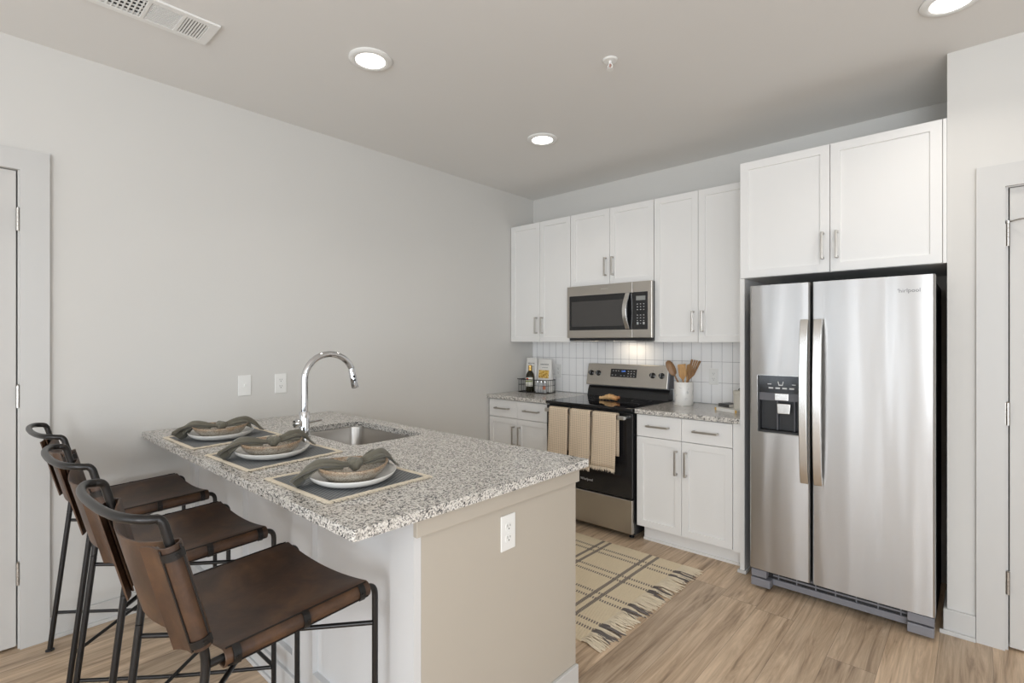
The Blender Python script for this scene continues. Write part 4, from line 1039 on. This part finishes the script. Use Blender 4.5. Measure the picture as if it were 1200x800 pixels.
# ------------------------------------------------------------------ bar stools
def make_stool(label, loc, rz):
    t = thing('bar_stool', label, 'bar stool', loc, rz, 'leather sling bar stools at the peninsula')
    W, yf, yft, y3, z3, y4, z4, zl, zu, zs = 0.221, 0.243, -0.281, -0.206, 0.672, -0.294, 1.010, 0.160, 0.564, 0.676
    r = 0.0088
    def o_(name, bm, m, par=t, **kw): return obj(name, bm, m, par, world=False, **kw)
    legy = lambda z: yft + (y3 - yft) * z / z3
    zb = 0.657                                        # rear end of seat rail
    # back loop: posts + curved top rail in one tube
    pts = [(-W, legy(0.62), 0.62), (-W, y3, z3), (-W, y4 + 0.004, z4 - 0.004), ]
    arc = [(-0.205, -0.334), (-0.160, -0.352), (-0.090, -0.362), (0, -0.365), (0.090, -0.362), (0.160, -0.352), (0.205, -0.334)]
    left = fillet([(-W, legy(0.60), 0.60), (-W, y3, z3), (-W, y4, z4), (-0.210, -0.328, z4 + 0.004)], 0.040, 7)[:-1]
    mid = spline([(-0.2195, -0.312, z4 + 0.001)] + [(x, y, z4 + 0.004) for x, y in arc] + [(0.2195, -0.312, z4 + 0.001)], 6)
    right = [Vector((-p.x, p.y, p.z)) for p in reversed(left)]
    path = left[:-2] + mid + right[2:]
    bm = NB(); tube(bm, path, 0.0100, 14); o_('back_frame', bm, 'iron', smooth=True)
    for s in (-1, 1):
        bm = NB(); tube(bm, [(s * W, yft, 0.006), (s * W, legy(0.598), 0.598)], 0.0099, 14); lg = o_('leg', bm, 'iron', smooth=True)
        bm = NB(); lathe(bm, [(0, 0.0), (0.016, 0.0), (0.016, 0.005), (0.010, 0.009), (0, 0.009)], (s * W, yft, 0), 16); o_('foot_pad', bm, 'blackmat', lg, smooth=True)
        bm = NB(); tube(bm, fillet([(s * W, yf, 0.006), (s * W, yf, zs), (s * W, yf - 0.07, zs - 0.002)], 0.035, 7), r, 12); lg = o_('leg', bm, 'iron', smooth=True)
        bm = NB(); lathe(bm, [(0, 0.0), (0.016, 0.0), (0.016, 0.005), (0.010, 0.009), (0, 0.009)], (s * W, yf, 0), 16); o_('foot_pad', bm, 'blackmat', lg, smooth=True)
        bm = NB(); tube(bm, [(s * W, legy(zb) + 0.006, zb), (s * W, yf - 0.071, zs - 0.002)], r, 12); o_('seat_rail', bm, 'iron', smooth=True)
    for z, dz in ((zl, 0.0), (zu, 0.0)):
        for s in (-1, 1):
            bm = NB(); a = Vector((s * W, legy(z) + 0.008, z)); b = Vector((-s * W, yf - 0.008, z)); m_ = a.lerp(b, 0.5) + Vector((0, 0, 0.0068 * s))
            tube(bm, [a, a.lerp(b, 0.42) + Vector((0, 0, 0.0068 * s)), m_, a.lerp(b, 0.58) + Vector((0, 0, 0.0068 * s)), b], 0.0068, 10); o_('cross_brace', bm, 'iron', smooth=True)
    bm = NB(); tube(bm, [(-W + 0.006, yf, zl), (W - 0.006, yf, zl)], 0.0072, 10); o_('footrest', bm, 'iron', smooth=True)
    # seat sling: cross-section swept front to back
    RR = 0.0205
    def cross(u_end_in, sagd, half):
        """list of (x, h): from under left rail, round the outside, across, round right"""
        pts = []
        for k in range(9):
            a = math.radians(-75 - 195 * k / 8)    # -75 .. -270
            pts.append((-half + RR * math.cos(a), RR * math.sin(a)))
        pts = [(-half + 0.024, -RR * 0.9)] + pts
        mid = []
        for k in range(1, 12):
            u = -1 + 2 * k / 12
            mid.append((half * u, RR - sagd * (1 - u * u)))
        return pts + mid + [(-x, h) for x, h in reversed(pts)]
    ys = [yf - 0.030 - k * (yf - 0.030 + 0.175) / 12 for k in range(13)]
    rows = []
    for y in ys:
        q = (y - y3) / (yf - y3); zc = zb + (zs - 0.002 - zb) * q
        front = max(0, (y - 0.16) / 0.05)
        rows.append([(x, y, zc + h) for x, h in cross(0, 0.019, W)])
    bm = NB(); sheet(bm, rows, 0.0042); st = o_('seat', bm, 'leather', smooth=True, bevel=0.001)
    # rods and clasps on each rail
    for s in (-1, 1):
        bm = NB()
        for ang in (72, -34):
            a = math.radians(ang); dx, dz = (RR + 0.0030) * math.cos(a), (RR + 0.0030) * math.sin(a)
            tube(bm, [(s * (W + dx), y, zb + (zs - 0.002 - zb) * (y - y3) / (yf - y3) + dz) for y in (-0.170, 0.0, 0.205)], 0.0022, 6)
        o_('lacing_rod', bm, 'iron', st, smooth=True)
        for yc in (-0.150, 0.020, 0.185):
            zc = zb + (zs - 0.002 - zb) * (yc - y3) / (yf - y3); rows = []
            for k in range(9):
                a = math.radians(66 - 108 * k / 8); rows.append([(s * (W + (RR + 0.0052) * math.cos(a)), yc + d_, zc + (RR + 0.0052) * math.sin(a)) for d_ in (-0.009, 0.009)])
            bm = NB(); sheet(bm, rows, 0.0024)
            tube(bm, [(s * (W + RR + 0.0060), yc, zc + 0.002), (s * (W + RR + 0.0085), yc, zc + 0.002)], 0.0034, 8)
            o_('clasp', bm, 'iron', st, smooth=True)
    # backrest sling between the posts
    dirp = Vector((0, y4 - y3, z4 - z3)).normalized(); nrm = Vector((0, dirp.z, -dirp.y))    # nrm points forward
    rows = []
    s0_, s1_ = 0.035, 0.290
    for k in range(13):
        s = s0_ + (s1_ - s0_) * k / 12; base = Vector((0, y3, z3)) + dirp * s; e_ = abs(2 * k / 12 - 1)
        row = []
        for x, h in cross(0, 0.058 , W):
            inner = max(0.0, 1 - (x / W) ** 2)
            shift = 0.020 * inner * (2 * k / 12 - 1) ** 2 * (-1 if k > 6 else 1) * 0.9
            row.append(Vector((x, 0, 0)) + base + nrm * h + dirp * shift)
        rows.append(row)
    bm = NB(); sheet(bm, rows, 0.0042); bk = o_('backrest', bm, 'leather', smooth=True, bevel=0.001)
    # doubled leather flap behind each post
    for s in (-1, 1):
        rows = []
        for k in range(13):
            q = s0_ + (s1_ - s0_) * k / 12; base = Vector((0, y3, z3)) + dirp * q
            rows.append([Vector((s * (W - x), 0, 0)) + base + nrm * h for x, h in ((-0.004, -RR - 0.002), (0.018, -RR - 0.004), (0.036, -RR - 0.010), (0.052, -RR - 0.020))])
        bm = NB(); sheet(bm, rows, 0.0042); o_('flap', bm, 'leather', bk, smooth=True)
        bm = NB()
        for ang in (34, -72):
            a = math.radians(ang)
            tube(bm, [Vector((s * (W + (RR + 0.003) * math.cos(a)), 0, 0)) + Vector((0, y3, z3)) + dirp * q + nrm * ((RR + 0.003) * math.sin(a)) for q in (s0_ + 0.004, s1_ - 0.004)], 0.0022, 6)
        o_('lacing_rod', bm, 'iron', bk, smooth=True)
        for q in (s0_ + 0.020, s1_ - 0.022):
            base = Vector((0, y3, z3)) + dirp * q; rows = []
            for k in range(9):
                a = math.radians(42 - 108 * k / 8); rows.append([Vector((s * (W + (RR + 0.0052) * math.cos(a)), 0, 0)) + base + nrm * ((RR + 0.0052) * math.sin(a)) + dirp * d_ for d_ in (-0.009, 0.009)])
            bm = NB(); sheet(bm, rows, 0.0024)
            tube(bm, [base + Vector((s * (W + RR + 0.006), 0, 0)), base + Vector((s * (W + RR + 0.0085), 0, 0))], 0.0034, 8)
            o_('clasp', bm, 'iron', bk, smooth=True)
    return t
st0 = make_stool('brown leather sling bar stool nearest the camera, seat fully visible', (1.680, -3.239, 0), 0.057)
dup(st0, (1.014, -3.245, 0), 0.016, 'brown leather sling bar stool in the middle of the row')
dup(st0, (0.339, -3.231, 0), 0.017, 'brown leather sling bar stool standing beside the left wall')

# ------------------------------------------------------------------ rug
t = thing('rug', 'cream woven runner with grey double stripes and knotted fringe on the floor', 'rug', (1.0, -1.32, 0))
ru = (0.30, 1.842, -1.868, -0.790)
bm = NB(); n1, n2 = 40, 26; rows = []
for i in range(n1 + 1):
    x = ru[0] + (ru[1] - ru[0]) * i / n1
    rows.append([(x + 0.016 * (k / n2) * (i / n1), ru[2] + (ru[3] - ru[2]) * k / n2 + 0.003 * math.sin(x * 9), 0.0045 + 0.0006 * math.sin(x * 14 + k * 0.5)) for k in range(n2 + 1)])
sheet(bm, rows, 0.007)
rg = obj('cloth', bm, None or M['rug'], t, smooth=True)
# material coordinates are taken in world space of the kitchen: shift the cloth's own origin to the world origin
for v in rg.data.vertices: v.co += WL[t]
rg.location = -WL[t]
for nm, mt_, dark in (('fringe', 'yarn', False), ('fringe', 'yarn_dark', True)):
    rnd = random.Random(5 if dark else 6); bm = NB()
    y = ru[2] + 0.004
    while y < ru[3] - 0.002:
        d = ((y + 0.912) / 0.262 + 0.5) % 1 - 0.5; e_ = ((y + 0.973) / 0.262 + 0.5) % 1 - 0.5
        isd = abs(d) < 0.065 or abs(e_) < 0.065
        if isd == dark:
            x0_ = ru[1] - 0.006 + 0.016 * (y - ru[2]) / (ru[3] - ru[2])
            L = rnd.uniform(0.095, 0.135); dy_ = rnd.uniform(-0.030, 0.018)
            p = [Vector((x0_, y, 0.006)), Vector((x0_ + 0.03, y + dy_ * 0.2 + rnd.uniform(-.004, .004), 0.006 + rnd.uniform(0.002, 0.007))), Vector((x0_ + L * 0.6, y + dy_ * 0.6 + rnd.uniform(-.006, .006), rnd.uniform(0.004, 0.009))), Vector((x0_ + L, y + dy_, 0.0035))]
            q = spline(p, 3); tube(bm, q, [0.0030 + rnd.uniform(-0.0004, 0.0006) for _ in q[:-1]] + [0.0018], 6)
        y += 0.0052
    obj(nm, bm, mt_, t, smooth=True, kind='stuff')

# ------------------------------------------------------------------ things on the back counters
# utensil crock
CR = (1.600, -0.200)
t = thing('utensil_crock', 'white grey-veined marble crock holding wooden utensils', 'crock', (*CR, 0.914))
bm = NB(); lathe(bm, [(0, 0.0002), (0.064, 0.0002), (0.066, 0.003), (0.066, 0.165), (0.064, 0.168), (0.060, 0.168), (0.059, 0.165), (0.059, 0.012), (0, 0.010)], (0, 0, 0), 40); obj('body', bm, 'marble', t, smooth=True, world=False)
def utensil(name, label, foot, top, kind, m, cat='utensil'):
    foot, top = Vector(foot), Vector(top); d = (top - foot).normalized(); L = (top - foot).length
    side = Vector((0.83, 0.55, 0)); side = (side - d * side.dot(d)).normalized(); n = d.cross(side)
    def P(u, s, h=0.0): return foot + d * (u * L) + side * s + n * h
    bm = NB(); tube(bm, [P(0, 0), P(0.3, 0), P(0.70, 0)], [0.005, 0.0055, 0.006], 10)
    def blade(outline, th):
        A = [bm.verts.new(P(u, s, th)) for u, s in outline]; B = [bm.verts.new(P(u, s, -th)) for u, s in outline]
        bm.faces.new(A); bm.faces.new(B[::-1])
        for i in range(len(A)): bm.faces.new((A[i], B[i], B[(i + 1) % len(A)], A[(i + 1) % len(A)]))
    if kind == 'spoon':
        rows = []
        for i in range(9):
            a = PI * i / 8; u = 0.82 - 0.17 * math.cos(a); w_ = 0.028 * math.sin(a) ** 0.8 + 0.0015
            rows.append([P(u, w_ * k / 4, -0.008 * (1 - (k / 4) ** 2) * math.sin(a)) for k in range(-4, 5)])
        sheet(bm, rows, 0.004)
    elif kind == 'spatula':
        blade([(0.60, -0.006), (0.70, -0.026), (0.98, -0.030), (1.0, -0.026), (1.0, 0.028), (0.72, 0.026), (0.60, 0.006)], 0.0028)
    elif kind == 'turner':
        blade([(0.60, -0.006), (0.72, -0.017), (0.96, -0.021), (0.99, 0.0), (0.96, 0.016), (0.72, 0.013), (0.60, 0.006)], 0.0035)
    else:
        blade([(0.56, -0.006), (0.68, -0.026), (0.985, -0.034), (0.985, -0.019), (0.80, -0.014), (0.80, -0.010), (0.99, -0.013), (0.99, -0.002), (0.80, -0.002), (0.80, 0.002), (0.995, 0.003), (0.995, 0.014), (0.80, 0.010), (0.80, 0.014), (1.0, 0.020), (1.0, 0.036), (0.68, 0.026), (0.56, 0.006)], 0.0034)
    tag(obj(name, bm, m, smooth=True), label, cat)
fz = 0.9265
utensil('wooden_spoon', 'walnut wooden spoon leaning left in the marble crock', (1.632, -0.19, fz), (1.478, -0.215, 1.236), 'spoon', 'wood_dark')
utensil('wooden_spatula', 'light wooden flat spatula standing upright in the marble crock', (1.60, -0.18, fz), (1.600, -0.238, 1.212), 'spatula', 'wood')
utensil('wooden_turner', 'narrow wooden turner behind the spatula in the crock', (1.585, -0.175, fz), (1.637, -0.178, 1.215), 'turner', 'wood')
utensil('slotted_spatula', 'dark slotted wooden spatula leaning right in the marble crock', (1.572, -0.205, fz), (1.702, -0.225, 1.246), 'fork', 'wood_dark')
# books and canister
def book(label, x0, x1, y0, y1, z0, h, rot, cover, spine=None):
    t = thing('book', label, 'book', ((x0 + x1) / 2, (y0 + y1) / 2, z0), rot, 'books stacked by the end board')
    w_, d_ = (x1 - x0) / 2, (y1 - y0) / 2
    bm = NB(); box(bm, -w_, w_, -d_, d_, 0.0002, 0.0022); box(bm, -w_, w_, -d_, d_, h - 0.002, h); box(bm, -w_, w_, -d_, -d_ + 0.002, 0.0022, h - 0.002); obj('cover', bm, cover, t, world=False)
    bm = NB(); box(bm, -w_ + 0.003, w_ - 0.003, -d_ + 0.0021, d_ - 0.004, 0.0023, h - 0.0021); obj('page_block', bm, 'pages', t, world=False)
    if spine:
        bm = NB(); box(bm, -w_ - 0.0005, -w_ + 0.014, -d_ - 0.0006, -d_ - 0.0001, 0.0002, h); box(bm, w_ - 0.016, w_ + 0.0005, -d_ - 0.0006, -d_ - 0.0001, 0.0002, h); obj('spine_band', bm, spine, t, world=False)
book('white book with ochre spine ends at the bottom of the stack', 1.905, 2.095, -0.378, -0.188, 0.914, 0.020, -0.45, 'paper', 'yellow')
book('small dark covered book on top of the white book', 1.895, 1.985, -0.300, -0.200, 0.9342, 0.022, -0.40, 'book_dark')
t = thing('canister', 'small cream crackle-glazed lidded canister on the white book', 'canister', (2.043, -0.315, 0.9343))
bm = NB(); lathe(bm, [(0, 0.0), (0.046, 0.0), (0.049, 0.003), (0.049, 0.094), (0.047, 0.097), (0, 0.097)], (0, 0, 0), 36); obj('body', bm, 'canister', t, smooth=True, world=False)
bm = NB(); lathe(bm, [(0, 0.0972), (0.051, 0.0972), (0.052, 0.100), (0.052, 0.116), (0.049, 0.120), (0, 0.121)], (0, 0, 0), 36); ld = obj('lid', bm, 'canister', t, smooth=True, world=False)
bm = NB(); tube(bm, spline([(-0.018, 0, 0.121), (-0.015, 0, 0.131), (0, 0, 0.134), (0.015, 0, 0.131), (0.018, 0, 0.121)], 5), 0.0028, 8); obj('knob', bm, 'iron', ld, smooth=True, world=False)

# wire basket
BX0, BX1, BY0, BY1, BZ, BT = 0.058, 0.378, -0.292, -0.140, 0.9145, 1.030
t = thing('wire_basket', 'black wire basket holding bags, a bottle and jars in the corner', 'basket', ((BX0 + BX1) / 2, (BY0 + BY1) / 2, 0.914))
bm = NB()
for z, r in ((BZ + 0.002, 0.003), (BZ + 0.066, 0.0016), (BT, 0.0035)):
    tube(bm, [(x, y, z + 0.001) for x, y in rrect(BX0, BX1, BY0, BY1, 0.012, 3)], r, 8, closed=True)
for k in range(9):
    xx = BX0 + 0.012 + (BX1 - BX0 - 0.024) * k / 8
    for yy in (BY0, BY1): tube(bm, [(xx, yy, BZ + 0.002), (xx, yy, BT)], 0.0015, 6)
    tube(bm, [(xx, BY0, BZ + 0.002), (xx, BY1, BZ + 0.002)], 0.0015, 6)
for k in range(5):
    yy = BY0 + 0.012 + (BY1 - BY0 - 0.024) * k / 4
    for xx in (BX0, BX1): tube(bm, [(xx, yy, BZ + 0.002), (xx, yy, BT)], 0.0015, 6)
obj('frame', bm, 'blackmat', t, smooth=True)
bm = NB(); box(bm, BX0 - 0.006, BX0 + 0.012, BY0 - 0.004, BY0 + 0.004, BT, BT + 0.006); box(bm, BX1 - 0.012, BX1 + 0.006, BY0 - 0.004, BY0 + 0.004, BT, BT + 0.006)
obj('corner_tab', bm, 'blackmat', t)
def bag(label, x, y, wd, ht, dp, pic, rz):
    t = thing('food_bag', label, 'bag', (x, y, BZ + 0.0055), rz, 'paper food bags in the wire basket')
    bm = NB(); prof = [(0.0, 1.0, 1.0), (0.1, 1.04, 1.05), (0.45, 1.0, 0.9), (0.8, 0.97, 0.45), (0.93, 0.93, 0.14), (0.965, 0.955, 0.12), (1.0, 0.94, 0.10)]
    rings = []
    for h, sx, sy in prof:
        rings.append([bm.verts.new((px * sx, py * sy, h * ht + (0.002 * math.sin(px * 160) if h > 0.9 else 0))) for px, py in rrect(-wd / 2, wd / 2, -dp / 2, dp / 2, dp * 0.28, 4)])
    for A, B in zip(rings, rings[1:]):
        for k in range(len(A)): bm.faces.new((A[k], A[(k + 1) % len(A)], B[(k + 1) % len(A)], B[k]))
    bm.faces.new(rings[0][::-1]); bm.faces.new(rings[-1])
    obj('bag_body', bm, 'paper', t, smooth=True, world=False)
    def front(h): # y of front face at height fraction
        for (a, _, s0), (b, _, s1) in zip(prof, prof[1:]):
            if a <= h <= b: return -dp / 2 * (s0 + (s1 - s0) * (h - a) / (b - a)) - 0.0008
    def quad(bm, x0, x1, h0, h1, off=0.0):
        vs = [bm.verts.new(p) for p in ((x0, front(h0) - off, h0 * ht), (x1, front(h0) - off, h0 * ht), (x1, front(h1) - off, h1 * ht), (x0, front(h1) - off, h1 * ht))]; vb = [bm.verts.new(v.co + Vector((0, 0.0006, 0))) for v in vs]
        bm.faces.new(vs); bm.faces.new(vb[::-1])
        for i in range(4): bm.faces.new((vs[i], vs[(i + 1) % 4], vb[(i + 1) % 4], vb[i]))
    bm = NB(); u = wd / 2
    for k in range(7): xx = -u * 0.55 + k * u * 0.17; quad(bm, xx, xx + u * 0.11, 0.82, 0.845)
    for k in range(3): xx = -u * 0.25 + k * u * 0.28; quad(bm, xx, xx + u * 0.2, 0.73, 0.742)
    obj('printed_name', bm, 'ink', t, world=False)
    if pic:
        bm = NB(); quad(bm, -u * 0.72, u * 0.72, 0.42, 0.66); obj('picture', bm, 'pasta', t, world=False)
    else:
        bm = NB(); quad(bm, -u * 0.4, u * 0.4, 0.25, 0.42); obj('picture', bm, 'pasta', t, world=False)
bag('white paper food bag behind the bottle in the wire basket', 0.128, -0.175, 0.128, 0.305, 0.052, False, 0.0)
bag('white food bag with yellow pasta picture, right half of the wire basket', 0.284, -0.175, 0.160, 0.298, 0.052, True, 0.0)
t = thing('oil_bottle', 'dark glass bottle with cream label and gold neck in the basket', 'bottle', (0.166, -0.246, BZ + 0.0055))
bm = NB(); lathe(bm, [(0, 0), (0.038, 0), (0.040, 0.004), (0.040, 0.130), (0.035, 0.160), (0.015, 0.190), (0.013, 0.205), (0, 0.205)], (0, 0, 0), 28); obj('glass', bm, 'bottle', t, smooth=True, world=False)
bm = NB(); lathe(bm, [(0.0155, 0.190), (0.0165, 0.191), (0.0165, 0.236), (0.012, 0.240), (0, 0.240)], (0, 0, 0), 20); obj('cap', bm, 'gold', t, smooth=True, world=False)
def wrap(bm, r, z0, z1, a0, a1):
    rows = [[(r * math.sin(a), -r * math.cos(a), z) for z in (z0, z1)] for a in [a0 + (a1 - a0) * k / 12 for k in range(13)]]; sheet(bm, rows, 0.0005)
bm = NB(); wrap(bm, 0.0406, 0.050, 0.130, -1.3, 1.3); lb = obj('label', bm, 'label', t, smooth=True, world=False)
bm = NB(); wrap(bm, 0.0411, 0.090, 0.100, -1.2, 1.2); obj('label_band', bm, 'green', lb, smooth=True, world=False)
bm = NB(); wrap(bm, 0.0411, 0.108, 0.126, -0.3, 0.3); obj('label_mark', bm, 'red', lb, smooth=True, world=False)
jr = None
for x, fill, lb_ in ((0.262, 'spice', 'small clear spice jar just right of the bottle in the basket'), (0.303, 'spice', 'small clear spice jar between two others in the basket'), (0.346, 'saffron', 'small clear jar with orange label at the right end of the basket')):
    t = thing('spice_jar', lb_, 'jar', (x, -0.255, BZ + 0.0055), 0, 'spice jars in the wire basket')
    bm = NB(); lathe(bm, [(0, 0), (0.017, 0), (0.0185, 0.003), (0.0185, 0.075), (0.014, 0.084), (0.014, 0.088), (0, 0.088)], (0, 0, 0), 24); obj('glass', bm, 'jarglass', t, smooth=True, world=False)
    bm = NB(); lathe(bm, [(0.0145, 0.0882), (0.016, 0.0882), (0.016, 0.106), (0, 0.107)], (0, 0, 0), 24); obj('lid', bm, 'handle_steel', t, smooth=True, world=False)
    bm = NB(); wrap(bm, 0.0191, 0.030, 0.062, -0.9, 0.9); obj('label', bm, fill, t, smooth=True, world=False)
